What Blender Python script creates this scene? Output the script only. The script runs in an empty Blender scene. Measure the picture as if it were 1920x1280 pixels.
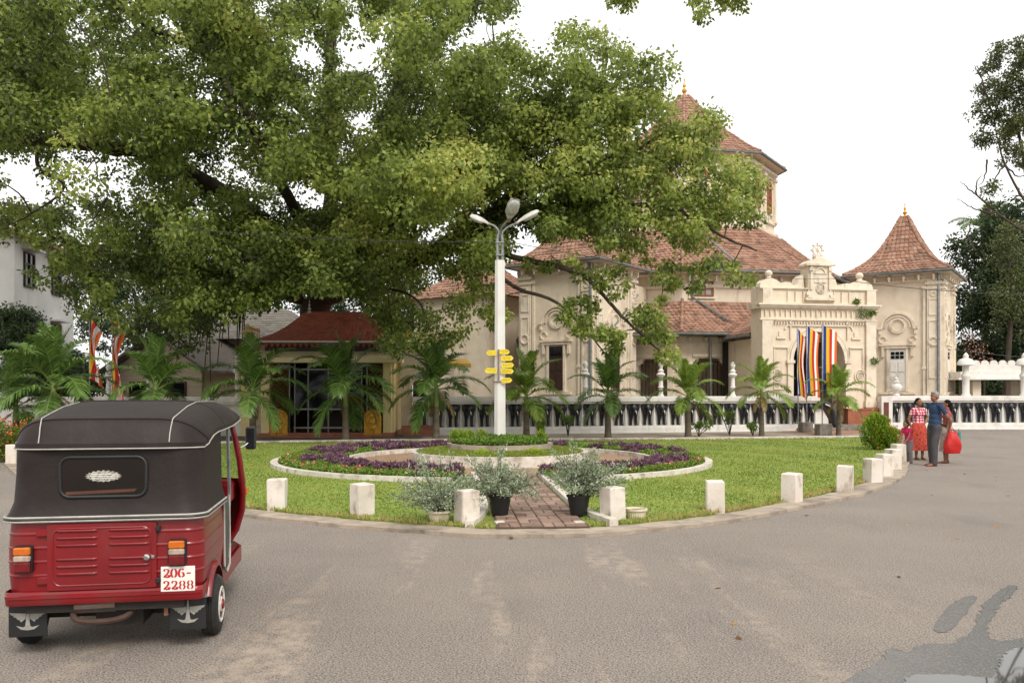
import bpy, math, random
import numpy as np
from mathutils import Vector, Matrix, Euler

random.seed(7); rng = np.random.default_rng(7)
sc = bpy.context.scene
col = sc.collection
R = math.radians
PI = math.pi

# ---------------------------------------------------------------- camera
F = 1600.0; HZ = 732.0; EYE = 1.75          # focal length in photo pixels, horizon row, eye height
cam_d = bpy.data.cameras.new('camera'); cam = bpy.data.objects.new('camera', cam_d); col.objects.link(cam)
cam.location = (0, 0, EYE); cam.rotation_euler = (R(90), 0, 0)
cam_d.sensor_width = 36; cam_d.lens = 36 * F / 1920; cam_d.shift_y = (HZ - 640) / 1920
cam_d.clip_start = .1; cam_d.clip_end = 2000
sc.camera = cam

# ---------------------------------------------------------------- sky and sun (bright hazy overcast)
SUN_EL, SUN_AZ = 47, 158                      # azimuth clockwise from +Y (north): behind the camera, to its right
w = bpy.data.worlds.new('World'); sc.world = w; w.use_nodes = True
nt = w.node_tree; bg = nt.nodes['Background']
sky = nt.nodes.new('ShaderNodeTexSky'); sky.sky_type = 'NISHITA'; sky.sun_disc = False
sky.sun_elevation = R(SUN_EL); sky.sun_rotation = R(SUN_AZ); sky.dust_density = 6; sky.air_density = 1
hs = nt.nodes.new('ShaderNodeHueSaturation'); hs.inputs['Saturation'].default_value = .25
mx = nt.nodes.new('ShaderNodeMix'); mx.data_type = 'RGBA'; mx.inputs[0].default_value = .86
mx.inputs[7].default_value = (6.4, 6.34, 6.22, 1)      # even white cloud layer over the clear sky
nt.links.new(sky.outputs[0], hs.inputs['Color']); nt.links.new(hs.outputs[0], mx.inputs[6])
nt.links.new(mx.outputs[2], bg.inputs['Color']); bg.inputs['Strength'].default_value = .125
sd = bpy.data.lights.new('sun', 'SUN'); sd.energy = 1.3; sd.angle = R(20); sd.color = (1, .955, .88)
so = bpy.data.objects.new('sun', sd); col.objects.link(so)
sdir = Vector((math.sin(R(SUN_AZ)) * math.cos(R(SUN_EL)), math.cos(R(SUN_AZ)) * math.cos(R(SUN_EL)), math.sin(R(SUN_EL))))
so.rotation_euler = sdir.to_track_quat('Z', 'Y').to_euler(); so.location = (20, -20, 40)
vs = sc.view_settings; vs.view_transform = 'Standard'; vs.look = 'None'; vs.gamma = 1; vs.use_curve_mapping = False
vs.exposure = .85
sc.cycles.use_denoising = True
sc.cycles.max_bounces = 8; sc.cycles.diffuse_bounces = 5; sc.cycles.transmission_bounces = 4; sc.cycles.glossy_bounces = 2; sc.cycles.transparent_max_bounces = 8

# ---------------------------------------------------------------- helpers
def P(px, py, Y): return Vector(((px - 960) / F * Y, Y, EYE - (py - HZ) / F * Y))
def G(px, py, z=0.0):
    Y = (EYE - z) * F / (py - HZ); return Vector(((px - 960) / F * Y, Y, z))

class MB:
    def __init__(s): s.v = []; s.f = []
    def add(s, vs_, fs):
        o = len(s.v); s.v += [tuple(p) for p in vs_]; s.f += [tuple(i + o for i in f) for f in fs]; return s
    def box(s, c, d, rz=0, b=0):
        hx, hy, hz = d[0] / 2, d[1] / 2, d[2] / 2
        m = Matrix.Rotation(rz, 3, 'Z'); c = Vector(c)
        if b <= 0:
            p = [(x * hx, y * hy, z * hz) for z in (-1, 1) for x, y in ((-1, -1), (1, -1), (1, 1), (-1, 1))]
            f = [(3, 2, 1, 0), (4, 5, 6, 7), (0, 1, 5, 4), (1, 2, 6, 5), (2, 3, 7, 6), (3, 0, 4, 7)]
        else:
            p = []
            for z, i in ((-hz, b), (-hz + b, 0), (hz - b, 0), (hz, b)):
                x, y = hx - i, hy - i
                for sx, sy in ((-1, -1), (1, -1), (1, 1), (-1, 1)):
                    if i: p += [(sx * x, sy * y, z)] * 1
                    else:
                        a = (sx * (hx - b), sy * hy, z); q = (sx * hx, sy * (hy - b), z)
                        p += [a, q] if sx * sy < 0 else [q, a]
            # rings: 4 (bottom), 8, 8, 4 (top)
            r1 = list(range(4, 12)); r2 = list(range(12, 20)); t = list(range(20, 24)); bo = [0, 1, 2, 3]
            f = [tuple(reversed(bo)), tuple(t)]
            for k in range(8): f.append((r1[k], r1[(k + 1) % 8], r2[(k + 1) % 8], r2[k]))
            for k in range(4):
                f.append((bo[k], bo[(k + 1) % 4], r1[(2 * k + 2) % 8], r1[2 * k + 1])); f.append((bo[k], r1[2 * k + 1], r1[2 * k]))
                f.append((r2[2 * k + 1], r2[(2 * k + 2) % 8], t[(k + 1) % 4], t[k])); f.append((r2[2 * k], r2[2 * k + 1], t[k]))
        return s.add([m @ Vector(q) + c for q in p], f)
    def tube(s, pts, r, n=8, cap=True, closed=False):
        pts = [Vector(p) for p in pts]; N = len(pts)
        if not hasattr(r, '__len__'): r = [r] * N
        vs_, fs = [], []; prev = None
        for i, p in enumerate(pts):
            if closed: t = (pts[(i + 1) % N] - pts[i - 1])
            else: t = pts[min(i + 1, N - 1)] - pts[max(i - 1, 0)]
            t = t.normalized() if t.length > 1e-9 else Vector((0, 0, 1))
            if prev is None:
                a = Vector((0, 0, 1)) if abs(t.z) < .9 else Vector((1, 0, 0)); u = t.cross(a).normalized()
            else:
                u = prev - t * prev.dot(t); u = u.normalized() if u.length > 1e-6 else t.orthogonal().normalized()
            prev = u; v = t.cross(u)
            for k in range(n):
                a = 2 * PI * k / n; vs_.append(p + (u * math.cos(a) + v * math.sin(a)) * r[i])
        for i in range(N if closed else N - 1):
            j = (i + 1) % N
            for k in range(n): fs.append((i * n + k, i * n + (k + 1) % n, j * n + (k + 1) % n, j * n + k))
        if cap and not closed:
            fs.append(tuple(reversed(range(n)))); fs.append(tuple((N - 1) * n + k for k in range(n)))
        return s.add(vs_, fs)
    def lathe(s, prof, n=16, c=(0, 0, 0), m=None, arc=None, ph=0):
        c = Vector(c); vs_, fs = [], []; N = len(prof)
        for r, z in prof:
            for k in range(n):
                a = 2 * PI * (k + ph) / n; q = Vector((r * math.cos(a), r * math.sin(a), z))
                vs_.append((m @ q if m else q) + c)
        for i in range(N - 1):
            for k in range(n): fs.append((i * n + k, i * n + (k + 1) % n, (i + 1) * n + (k + 1) % n, (i + 1) * n + k))
        if prof[0][0] > 1e-6: fs.append(tuple(reversed(range(n))))
        if prof[-1][0] > 1e-6: fs.append(tuple((N - 1) * n + k for k in range(n)))
        return s.add(vs_, fs)
    def prism(s, poly, z0, z1, m=None):        # polygon in XY extruded in Z
        n = len(poly); vs_ = [Vector((x, y, z0)) for x, y in poly] + [Vector((x, y, z1)) for x, y in poly]
        if m: vs_ = [m @ q for q in vs_]
        return s.add(vs_, [tuple(reversed(range(n))), tuple(range(n, 2 * n))] + [(k, (k + 1) % n, n + (k + 1) % n, n + k) for k in range(n)])
    def prismy(s, poly, y0, y1, m=None):       # polygon in XZ extruded in Y (front is y0)
        n = len(poly); vs_ = [Vector((x, y0, z)) for x, z in poly] + [Vector((x, y1, z)) for x, z in poly]
        if m: vs_ = [m @ q for q in vs_]
        return s.add(vs_, [tuple(range(n)), tuple(reversed(range(n, 2 * n)))] + [(k, n + k, n + (k + 1) % n, (k + 1) % n) for k in range(n)])
    def strip(s, A, B):
        n = len(A); return s.add(list(A) + list(B), [(i, i + 1, n + i + 1, n + i) for i in range(n - 1)])
    def grid(s, rows, closed=False):
        n = len(rows[0]); vs_ = [p for r in rows for p in r]; fs = []
        for i in range(len(rows) - 1):
            for k in range(n if closed else n - 1): fs.append((i * n + k, i * n + (k + 1) % n, (i + 1) * n + (k + 1) % n, (i + 1) * n + k))
        return s.add(vs_, fs)
    def band(s, path, wdt, z0, z1, closed=False):  # kerb of constant width along an XY path
        L, Rr = offset(path, wdt / 2, closed), offset(path, -wdt / 2, closed)
        rows = [[(x, y, z0) for x, y in L], [(x, y, z1) for x, y in L], [(x, y, z1) for x, y in Rr], [(x, y, z0) for x, y in Rr]]
        if closed: rows = [r + r[:1] for r in rows]
        s.grid(rows)
        if not closed:
            for k in (0, -1): s.add([r[k] for r in rows], [(0, 1, 2, 3)])
        return s
    def xf(s, m): s.v = [tuple(m @ Vector(p)) for p in s.v]; return s
    def mesh(s, name, m=None, smooth=False):
        me = bpy.data.meshes.new(name); me.from_pydata(s.v, [], s.f); me.validate()
        if m: me.materials.append(m)
        if smooth is True: me.polygons.foreach_set('use_smooth', [True] * len(me.polygons))
        elif smooth: me.polygons.foreach_set('use_smooth', [True] * len(me.polygons)); me.set_sharp_from_angle(angle=R(smooth))
        return me
    def build(s, name, m, parent=None, smooth=False): return link(name, s.mesh(name, m, smooth), parent)

def offset(path, d, closed=False):
    out = []; n = len(path)
    for i in range(n):
        a = path[i - 1] if (closed or i > 0) else path[i]; b = path[(i + 1) % n] if (closed or i < n - 1) else path[i]
        tx, ty = b[0] - a[0], b[1] - a[1]; l = math.hypot(tx, ty) or 1
        out.append((path[i][0] - ty / l * d, path[i][1] + tx / l * d))
    return out
def link(name, me, parent=None, loc=None, rz=None):
    o = bpy.data.objects.new(name, me); col.objects.link(o)
    if parent: o.parent = parent
    if loc is not None: o.location = loc
    if rz is not None: o.rotation_euler = (0, 0, rz)
    return o
def tag(o, label=None, cat=None, group=None, kind=None):
    if label: o['label'] = label
    if cat: o['category'] = cat
    if group: o['group'] = group
    if kind: o['kind'] = kind
    return o
def thing(name, loc, label, cat, rz=0, group=None):
    o = link(name, None, None, loc, rz); o.empty_display_size = .2; return tag(o, label, cat, group)
def copy_tree(o, parent=None):
    c = o.copy(); col.objects.link(c); c.parent = parent
    for ch in KIDS(o): copy_tree(ch, c)
    return c
def KIDS(o): return [x for x in ALLO() if x.parent == o]
def ALLO(): return list(col.objects)
def smooth_path(pts, n=8, closed=False):       # Catmull-Rom, any dimension
    pts = [np.array(p, float) for p in pts]; N = len(pts); out = []
    for i in range(N if closed else N - 1):
        g = (lambda k: pts[k % N]) if closed else (lambda k: pts[min(max(k, 0), N - 1)])
        p0, p1, p2, p3 = g(i - 1), g(i), g(i + 1), g(i + 2)
        for k in range(n):
            t = k / n
            out.append(tuple(.5 * ((2 * p1) + (p2 - p0) * t + (2 * p0 - 5 * p1 + 4 * p2 - p3) * t * t + (3 * p1 - p0 - 3 * p2 + p3) * t ** 3)))
    if not closed: out.append(tuple(pts[-1]))
    return out
def circ(cx, cy, r, n=48, a0=0, a1=360): 
    full = abs(a1 - a0) >= 360
    return [(cx + r * math.cos(R(a0 + (a1 - a0) * k / (n if full else n - 1))), cy + r * math.sin(R(a0 + (a1 - a0) * k / (n if full else n - 1)))) for k in range(n)]

# ---------------------------------------------------------------- materials
def lin(c):
    if isinstance(c, str):
        c = [int(c[i:i + 2], 16) / 255 for i in (0, 2, 4)]
        return tuple(x / 12.92 if x < .04045 else ((x + .055) / 1.055) ** 2.4 for x in c) + (1,)
    return tuple(c) + (1,)
def mat(name, c1, c2=None, scale=4, rough=.7, bump=0, bscale=40, metal=0, spec=.5, coat=0, tint=None, dirt=None, stretch=(1, 1, 1), speck=None, detail=5):
    m = bpy.data.materials.new(name); m.use_nodes = True; t = m.node_tree; N = t.nodes; L = t.links
    b = N['Principled BSDF']; b.inputs['Roughness'].default_value = rough; b.inputs['Metallic'].default_value = metal
    b.inputs['Specular IOR Level'].default_value = spec; b.inputs['Coat Weight'].default_value = coat; b.inputs['Coat Roughness'].default_value = .12
    tc = N.new('ShaderNodeTexCoord'); oi = N.new('ShaderNodeObjectInfo')
    va = N.new('ShaderNodeVectorMath'); va.operation = 'MULTIPLY_ADD'
    va.inputs[1].default_value = stretch
    L.new(tc.outputs['Object'], va.inputs[0])
    mm = N.new('ShaderNodeMath'); mm.operation = 'MULTIPLY'; mm.inputs[1].default_value = 57; L.new(oi.outputs['Random'], mm.inputs[0]); L.new(mm.outputs[0], va.inputs[2])
    vec = va.outputs[0]
    def noise(sc_, det=detail, v=vec):
        n = N.new('ShaderNodeTexNoise'); n.inputs['Scale'].default_value = sc_; n.inputs['Detail'].default_value = det; n.inputs['Roughness'].default_value = .6
        L.new(v, n.inputs['Vector']); return n.outputs['Fac']
    def ramp(src, a, bb, ca, cb):
        r = N.new('ShaderNodeValToRGB'); r.color_ramp.elements[0].position = a; r.color_ramp.elements[1].position = bb
        r.color_ramp.elements[0].color = ca; r.color_ramp.elements[1].color = cb; L.new(src, r.inputs[0]); return r.outputs[0]
    def mix(fac, a, bb, mode='MIX'):
        x = N.new('ShaderNodeMix'); x.data_type = 'RGBA'; x.blend_type = mode
        for s_, i in ((fac, 0), (a, 6), (bb, 7)):
            if hasattr(s_, 'is_linked'): L.new(s_, x.inputs[i])
            else: x.inputs[i].default_value = s_
        return x.outputs[2]
    c = lin(c1)
    if c2: c = ramp(noise(scale), .32, .68, lin(c1), lin(c2))
    if tint:                                    # per-piece colour: list of colours picked by the mesh attribute
        at = N.new('ShaderNodeAttribute'); at.attribute_name = 'tint'
        r = N.new('ShaderNodeValToRGB'); e = r.color_ramp.elements
        for k, cc in enumerate(tint):
            if k < 2: el = e[k]; el.position = k / (len(tint) - 1)
            else: el = e.new(k / (len(tint) - 1))
        for k, cc in enumerate(tint): e[k].position = k / (len(tint) - 1); e[k].color = lin(cc)
        L.new(at.outputs['Fac'], r.inputs[0])
        c = r.outputs[0] if not c2 else mix(.5, c, r.outputs[0])
    if speck:                                   # (colour, scale, low, high)
        c = mix(ramp(noise(speck[1], 2, tc.outputs['Object']), speck[2], speck[3], (0, 0, 0, 1), (1, 1, 1, 1)), c, lin(speck[0]))
    if dirt:                                    # (colour, scale, low, high, vertical stretch)
        vm = N.new('ShaderNodeVectorMath'); vm.operation = 'MULTIPLY'; vm.inputs[1].default_value = (1, 1, dirt[4] if len(dirt) > 4 else 1); L.new(vec, vm.inputs[0])
        c = mix(ramp(noise(dirt[1], 6, vm.outputs[0]), dirt[2], dirt[3], (0, 0, 0, 1), (1, 1, 1, 1)), c, lin(dirt[0]))
    if hasattr(c, 'is_linked'): L.new(c, b.inputs['Base Color'])
    else: b.inputs['Base Color'].default_value = c
    if bump:
        bn = N.new('ShaderNodeBump'); bn.inputs['Strength'].default_value = bump; bn.inputs['Distance'].default_value = .02
        L.new(noise(bscale, 4), bn.inputs['Height']); L.new(bn.outputs[0], b.inputs['Normal'])
    m['c'] = 1
    return m
def leafmat(name, cols, transl=.3, rough=.45, spec=.35):
    m = bpy.data.materials.new(name); m.use_nodes = True; t = m.node_tree; N = t.nodes; L = t.links
    b = N['Principled BSDF']; b.inputs['Roughness'].default_value = rough; b.inputs['Specular IOR Level'].default_value = spec
    at = N.new('ShaderNodeAttribute'); at.attribute_name = 'tint'; r = N.new('ShaderNodeValToRGB'); e = r.color_ramp.elements
    for k in range(2, len(cols)): e.new(.5)
    for k, cc in enumerate(cols): e[k].position = k / (len(cols) - 1)
    for k, cc in enumerate(cols): e[k].color = lin(cc)
    L.new(at.outputs['Fac'], r.inputs[0]); L.new(r.outputs[0], b.inputs['Base Color'])
    if transl:
        tr = N.new('ShaderNodeBsdfTranslucent'); L.new(r.outputs[0], tr.inputs[0])
        ms = N.new('ShaderNodeMixShader'); ms.inputs[0].default_value = transl
        L.new(b.outputs[0], ms.inputs[1]); L.new(tr.outputs[0], ms.inputs[2]); L.new(ms.outputs[0], N['Material Output'].inputs[0])
    return m
def set_tint(me, vals):
    a = me.attributes.new('tint', 'FLOAT', 'POINT'); a.data.foreach_set('value', np.asarray(vals, np.float32))

def leaves(name, pos, ax, nrm, ln, wd, tint, m, parent=None, shape='kite'):
    """many small leaf faces in one mesh: pos = leaf base, ax = unit axis, nrm = side hint"""
    n = len(pos); sd_ = np.cross(ax, nrm); sd_ /= (np.linalg.norm(sd_, axis=1, keepdims=True) + 1e-9); up = np.cross(sd_, ax)
    ln = np.broadcast_to(ln, n)[:, None]; wd = np.broadcast_to(wd, n)[:, None]
    mid = pos + ax * ln * .38
    V = np.stack([pos, mid + sd_ * wd * .5 + up * wd * .12, pos + ax * ln, mid - sd_ * wd * .5 + up * wd * .12], 1).reshape(-1, 3)
    me = bpy.data.meshes.new(name); me.vertices.add(4 * n); me.vertices.foreach_set('co', V.astype(np.float32).ravel())
    me.loops.add(4 * n); me.loops.foreach_set('vertex_index', np.arange(4 * n, dtype=np.int32))
    me.polygons.add(n); me.polygons.foreach_set('loop_start', np.arange(0, 4 * n, 4, dtype=np.int32))
    me.polygons.foreach_set('loop_total', np.full(n, 4, np.int32))
    me.update(calc_edges=True); me.materials.append(m); set_tint(me, np.repeat(tint, 4))
    return link(name, me, parent)
def unit(a): return a / (np.linalg.norm(a, axis=-1, keepdims=True) + 1e-9)
def rdir(n): return unit(rng.normal(size=(n, 3)))
# ================================================================ materials shared by many things
STUCCO = mat('cream_stucco', 'DBCDB8', 'D0C0A9', 2.2, .85, .12, 25, dirt=('7A6F62', 1.5, .54, .86, .16))
STUCCO_TRIM = mat('cream_moulding', 'DDD1BE', 'D0C1AC', 3, .85, .1, 30, dirt=('6C6355', 1.9, .55, .84, .45))
WHITE = mat('white_limewash', 'DAD7D1', 'CBC6BE', 3, .8, .12, 30, dirt=('8A8175', 2.2, .58, .86, .6))
WHITE_KERB = mat('worn_white_paint', 'D2CBC0', 'B9AEA0', 5, .85, .3, 30, dirt=('7A6C5C', 4, .5, .75, .7))
BOLLARD = mat('bollard_paint', 'D6CEC4', 'C6BAAC', 3, .8, .3, 16, dirt=('86735F', 4.2, .54, .74, .6))
BLACK = mat('black_gloss_paint', '17171A', '222226', 6, .38, .1, 30)
GOLD = mat('gold_paint', 'D2A23A', 'B5842A', 8, .4, .3, 25, metal=.45)
STEEL = mat('galvanised_steel', '9A9C9A', '77797A', 9, .45, metal=.7)
GUTTER = mat('grey_gutter', '70726F', '545552', 4, .6, .1, 20)
DARKWOOD = mat('dark_wood', '3B2418', '2A1810', 5, .6, .1, 30, stretch=(1, 1, .2))
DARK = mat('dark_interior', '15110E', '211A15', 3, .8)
GLASS = mat('dark_glass', '14171A', None, rough=.08, spec=.25)
BRICK_TILE = mat('brown_glazed_tile', '9C5F42', '86492F', 3, .45, .1, 20)
WOODB = mat('brown_window_wood', '9A5A30', '7C4420', 5, .6, .1, 30)
PANE = mat('pale_glass', '9FA6A2', '7F8A88', 3, .12, spec=.7)
TILE = mat('clay_roof_tile', '926C5A', '805A48', 2.0, .88, .2, 40, tint=['6E5042', '946E5A', 'AC8C76', '8A644F', '5C483C'], dirt=('3F342C', 1.3, .52, .8))
TILE_RED = mat('red_shingle', 'A8583E', '964A32', 3, .75, .2, 40, tint=['8C3E2A', 'A8543C', 'BA6A4E', '9C4832'])
BARK = mat('tree_bark', '4B4034', '2F271F', 3, .95, .9, 9, stretch=(1, 1, .35))
PALMBARK = mat('palm_bark', '6E6353', '534838', 5, .9, .5, 14, stretch=(.4, .4, 2.5))
TERRACOTTA = mat('terracotta_paving', 'A8765C', '93624C', 1.5, .85, .1, 30)
SOIL = mat('soil', '55432F', '3D2F22', 5, .95, .6, 25)
CONCRETE = mat('grey_concrete', '8C857B', '6F685E', 4, .9, .4, 25, dirt=('4A443C', 3, .5, .8))
BLACKPLASTIC = mat('black_plastic', '141414', '1C1C1C', 5, .5)
CREAMPOT = mat('cream_pot', 'D8CDB6', 'C4B79E', 5, .75, .15, 30, dirt=('7C7058', 4, .58, .85))
YELLOW_WALL = mat('pale_yellow_plaster', 'E2D09C', 'D8C48C', 2, .8, .08, 25, dirt=('9A8258', 1.6, .6, .88, .4))
LM_BODHI = leafmat('fig_leaf', ['414C27', '5E6D36', '7B8B44', '98A652', 'B5BA64', 'D4D27E'], .56)
LM_DARK = leafmat('dark_leaf', ['25321C', '354527', '485933', '5E6E42'], .35)
LM_OLIVE = leafmat('olive_leaf', ['3A4224', '4C5530', '5F683A', '757A48'], .3)
LM_PALM = leafmat('palm_leaflet', ['38502A', '547034', '728E44', '98AA5A'], .3, .38, .5)
LM_PALM_Y = leafmat('light_palm_leaflet', ['4C6424', '6A8632', '92A644', 'BAC062'], .35, .38, .5)
LM_SILVER = leafmat('variegated_leaf', ['5E6E4E', '7C8B6C', 'A0AA8E', 'C8CCB4'], .25)
LM_PURPLE = leafmat('purple_leaf', ['48323E', '604250', '785664', '937680'], .2)
LM_COVER = leafmat('ground_cover_leaf', ['3D5A1C', '567424', '708C30', '8D9E45'], .25)
LM_LIME = leafmat('lime_shrub_leaf', ['496A1A', '6B8A22', '8FA832', 'AFB84C'], .3)
LM_GRASS = leafmat('grass_blade', ['586628', '707F32', '8A9642', 'A0A054', 'AE9A68'], .3, .6, .2)
LM_FLOWER = leafmat('orange_flower', ['A8401C', 'C9572A', 'D9743C'], .2)
LM_PINK = leafmat('pink_flower', ['B84A4E', 'D8706A', 'E39A86'], .2)

# ================================================================ asphalt with dust, worn tracks
def asphalt_mat():
    m = mat('weathered_asphalt', '776E67', '847B72', .5, .92, .7, 80, speck=('3A332F', 66, .5, .62))
    t = m.node_tree; N = t.nodes; L = t.links; b = N['Principled BSDF']; src = b.inputs['Base Color'].links[0].from_socket
    tc = N.new('ShaderNodeTexCoord')
    def noise(scale, rot, sx, det=4):
        mp = N.new('ShaderNodeMapping'); mp.inputs['Rotation'].default_value = (0, 0, rot); mp.inputs['Scale'].default_value = sx
        L.new(tc.outputs['Object'], mp.inputs[0]); n = N.new('ShaderNodeTexNoise'); n.inputs['Scale'].default_value = scale; n.inputs['Detail'].default_value = det
        n.inputs['Roughness'].default_value = .62; L.new(mp.outputs[0], n.inputs['Vector']); return n.outputs['Fac']
    def rmp(s, a, bb):
        r = N.new('ShaderNodeMapRange'); r.inputs[1].default_value = a; r.inputs[2].default_value = bb; L.new(s, r.inputs[0]); return r.outputs[0]
    def mul(a, bb):
        x = N.new('ShaderNodeMath'); x.operation = 'MULTIPLY'; L.new(a, x.inputs[0])
        if hasattr(bb, 'is_linked'): L.new(bb, x.inputs[1])
        else: x.inputs[1].default_value = bb
        return x.outputs[0]
    def mixc(f, a, cc):
        x = N.new('ShaderNodeMix'); x.data_type = 'RGBA'; L.new(f, x.inputs[0]); L.new(a, x.inputs[6]); x.inputs[7].default_value = lin(cc); return x.outputs[2]
    fine = rmp(noise(85, .7, (1, 1, 1), 3), .52, .64)                  # pale stone chips
    c = mixc(mul(fine, .85), src, 'B8AB9E')
    broad = rmp(noise(.35, .4, (1, 1, 1), 5), .42, .66)               # dusty areas
    c = mixc(mul(broad, .3), c, '92867A')
    tracks = mul(rmp(noise(1.1, R(-13), (1.5, .2, 1), 4), .52, .62), rmp(noise(6, 0, (1, 1, 1), 3), .38, .6))
    sep = N.new('ShaderNodeVectorMath'); sep.operation = 'DISTANCE'; sep.inputs[1].default_value = (-.4, 6.6, 0); L.new(tc.outputs['Object'], sep.inputs[0])
    near = N.new('ShaderNodeMapRange'); near.inputs[1].default_value = 4.6; near.inputs[2].default_value = 1.6; L.new(sep.outputs['Value'], near.inputs[0])
    c = mixc(mul(mul(tracks, near.outputs[0]), .55), c, 'B8A692')      # sand dragged by tyres
    dk = rmp(noise(.8, .9, (1, .5, 1), 5), .56, .74)
    c = mixc(mul(dk, .32), c, '544F4A')
    L.new(c, b.inputs['Base Color'])
    return m
ASPHALT = asphalt_mat()
g = MB(); g.add([(-260, -30, 0), (260, -30, 0), (260, 500, 0), (-260, 500, 0)], [(0, 1, 2, 3)])
tag(g.build('road', ASPHALT), kind='structure')

# wet patches and the puddle in the corner of the yard
WETM = mat('wet_asphalt', '4A4845', '403E3B', 3, .24, .14, 80, spec=.6, speck=('6B6761', 75, .52, .66))
WATERM = mat('puddle_water', '4A4743', '3E3B38', 2, .03, spec=.9)
def blot(name, pts, z, m, jit=.012, sub=10):
    pp = smooth_path(pts, sub, True); out = []
    for i, p in enumerate(pp):
        a = rng.normal() * jit; out.append((p[0] + a, p[1] + rng.normal() * jit))
    b_ = MB(); b_.add([(x, y, z) for x, y in out], [tuple(range(len(out)))]); return tag(b_.build(name, m), kind='structure')
def gxy(*pp): return [tuple(G(a, b))[:2] for a, b in pp]
blot('wet_patch', gxy((1585, 1300), (1612, 1262), (1650, 1240), (1668, 1215), (1700, 1222), (1730, 1208), (1790, 1204), (1822, 1180), (1838, 1145), (1862, 1115), (1895, 1098), (1908, 1104), (1880, 1128), (1860, 1160), (1852, 1190), (1880, 1202), (1930, 1196), (2000, 1220), (2000, 1300)), .004, WETM)
blot('wet_patch', gxy((1750, 1180), (1764, 1154), (1788, 1130), (1812, 1117), (1832, 1120), (1816, 1142), (1800, 1162), (1775, 1184)), .004, WETM, .006, 6)
blot('puddle', gxy((1640, 1330), (1690, 1280), (1725, 1266), (1800, 1266), (1860, 1270), (1872, 1246), (1884, 1228), (1930, 1214), (2040, 1240), (2040, 1340)), .008, WATERM)

# ================================================================ garden island
arc = [(-11.8, 20.2), (-9.2, 16.6), (-6.3, 13.9)] + gxy((478, 966), (590, 978), (700, 988), (840, 999), (935, 1003), (1090, 1001), (1200, 993), (1330, 979), (1440, 960), (1530, 942), (1615, 920), (1672, 896))
arc += [(9.35, 20.6), (10.6, 23.4), (12.4, 27.5), (13.5, 31.0)]
back = gxy((1650, 822), (1300, 826), (1000, 828), (700, 830), (300, 836)) + [(-15.3, 25.6), (-16.2, 24.0)]
front = smooth_path(arc, 6); island = front + smooth_path(back, 4)[1:]
KERBM = mat('dusty_kerb', 'A89A89', '938474', 3, .95, .5, 28, dirt=('6B6258', 2.5, .46, .7))
LAWN = mat('lawn_ground', '6C8032', '7E8E3C', 1.2, .95, .4, 60, dirt=('8A7A4C', .9, .6, .8))
inner = offset(island, .3, True)
tag(MB().band([(x + rng.normal() * .02, y + rng.normal() * .02) for x, y in front], .4, 0, .045).build('garden_kerb', KERBM), kind='structure')
tag(MB().band(smooth_path(back, 6), .28, 0, .12).build('back_kerb', WHITE_KERB), kind='structure')
lw = MB(); lw.prism(inner, -.05, .06); tag(lw.build('lawn', LAWN), kind='structure')
def inpoly(x, y, poly):
    px = np.array([p[0] for p in poly]); py = np.array([p[1] for p in poly]); ins = np.zeros(len(x), bool); j = len(poly) - 1
    for i in range(len(poly)):
        c = ((py[i] > y) != (py[j] > y)) & (x < (px[j] - px[i]) * (y - py[i]) / (py[j] - py[i] + 1e-12) + px[i]); ins ^= c; j = i
    return ins
GC = np.array([-.29, 20.5])                        # centre of the round beds (the lamp post)
PA, PB = np.array([.39, 10.55]), np.array([-.2, 18.4])   # brick path axis
pdir = (PB - PA) / np.linalg.norm(PB - PA); pnor = np.array([-pdir[1], pdir[0]])
def path_dist(x, y): return (x - PA[0]) * pnor[0] + (y - PA[1]) * pnor[1]
def ang_r(x, y): return np.degrees(np.arctan2(y - GC[1], x - GC[0])), np.hypot(x - GC[0], y - GC[1])
def bedR(a): a = np.radians(a); return np.where(np.cos(a) < 0, 4.75 + .5 * np.abs(np.cos(a)), 4.75 + .15 * np.cos(a))

# grass blades
def grass(n):
    x = rng.uniform(-16, 14, n); y = rng.uniform(10.5, 31, n)
    keep = rng.random(n) < np.clip((24 / np.maximum(y, 8)) ** 1.5 * .5, .15, 1)
    x, y = x[keep], y[keep]; k = inpoly(x, y, offset(island, .2, True)); x, y = x[k], y[k]
    a, r = ang_r(x, y); k = (r > bedR(a) + .1) & ~((np.abs(path_dist(x, y)) < .6) & (y < 18.4)); x, y = x[k], y[k]; n = len(x)
    edge = ~inpoly(x, y, offset(island, .42, True))
    pos = np.stack([x, y, np.full(n, .045)], 1); ax = unit(np.stack([rng.normal(0, .5, n), rng.normal(0, .5, n), np.ones(n)], 1))
    pn = np.sin(x * 1.3 + 1) * np.cos(y * .9) * .5 + np.sin(x * 3.1 + y * 2.3) * .25
    bare = np.clip(np.sin(x * .8 + 2.1) * np.sin(y * .7 - x * .35) * np.sin(x * 2.3 + y * 1.9), 0, 1)
    t = np.clip(.36 + pn * .26 + rng.normal(0, .17, n) + edge * .4 + bare * .5, 0, 1)
    return leaves('grass', pos, ax, rdir(n), rng.uniform(.02, .055, n) + edge * .03, rng.uniform(.008, .014, n) * (1 + y / 18), t, LM_GRASS)
tag(grass(520000), 'short mown lawn grass around the round flower beds', 'grass', kind='stuff')

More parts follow.
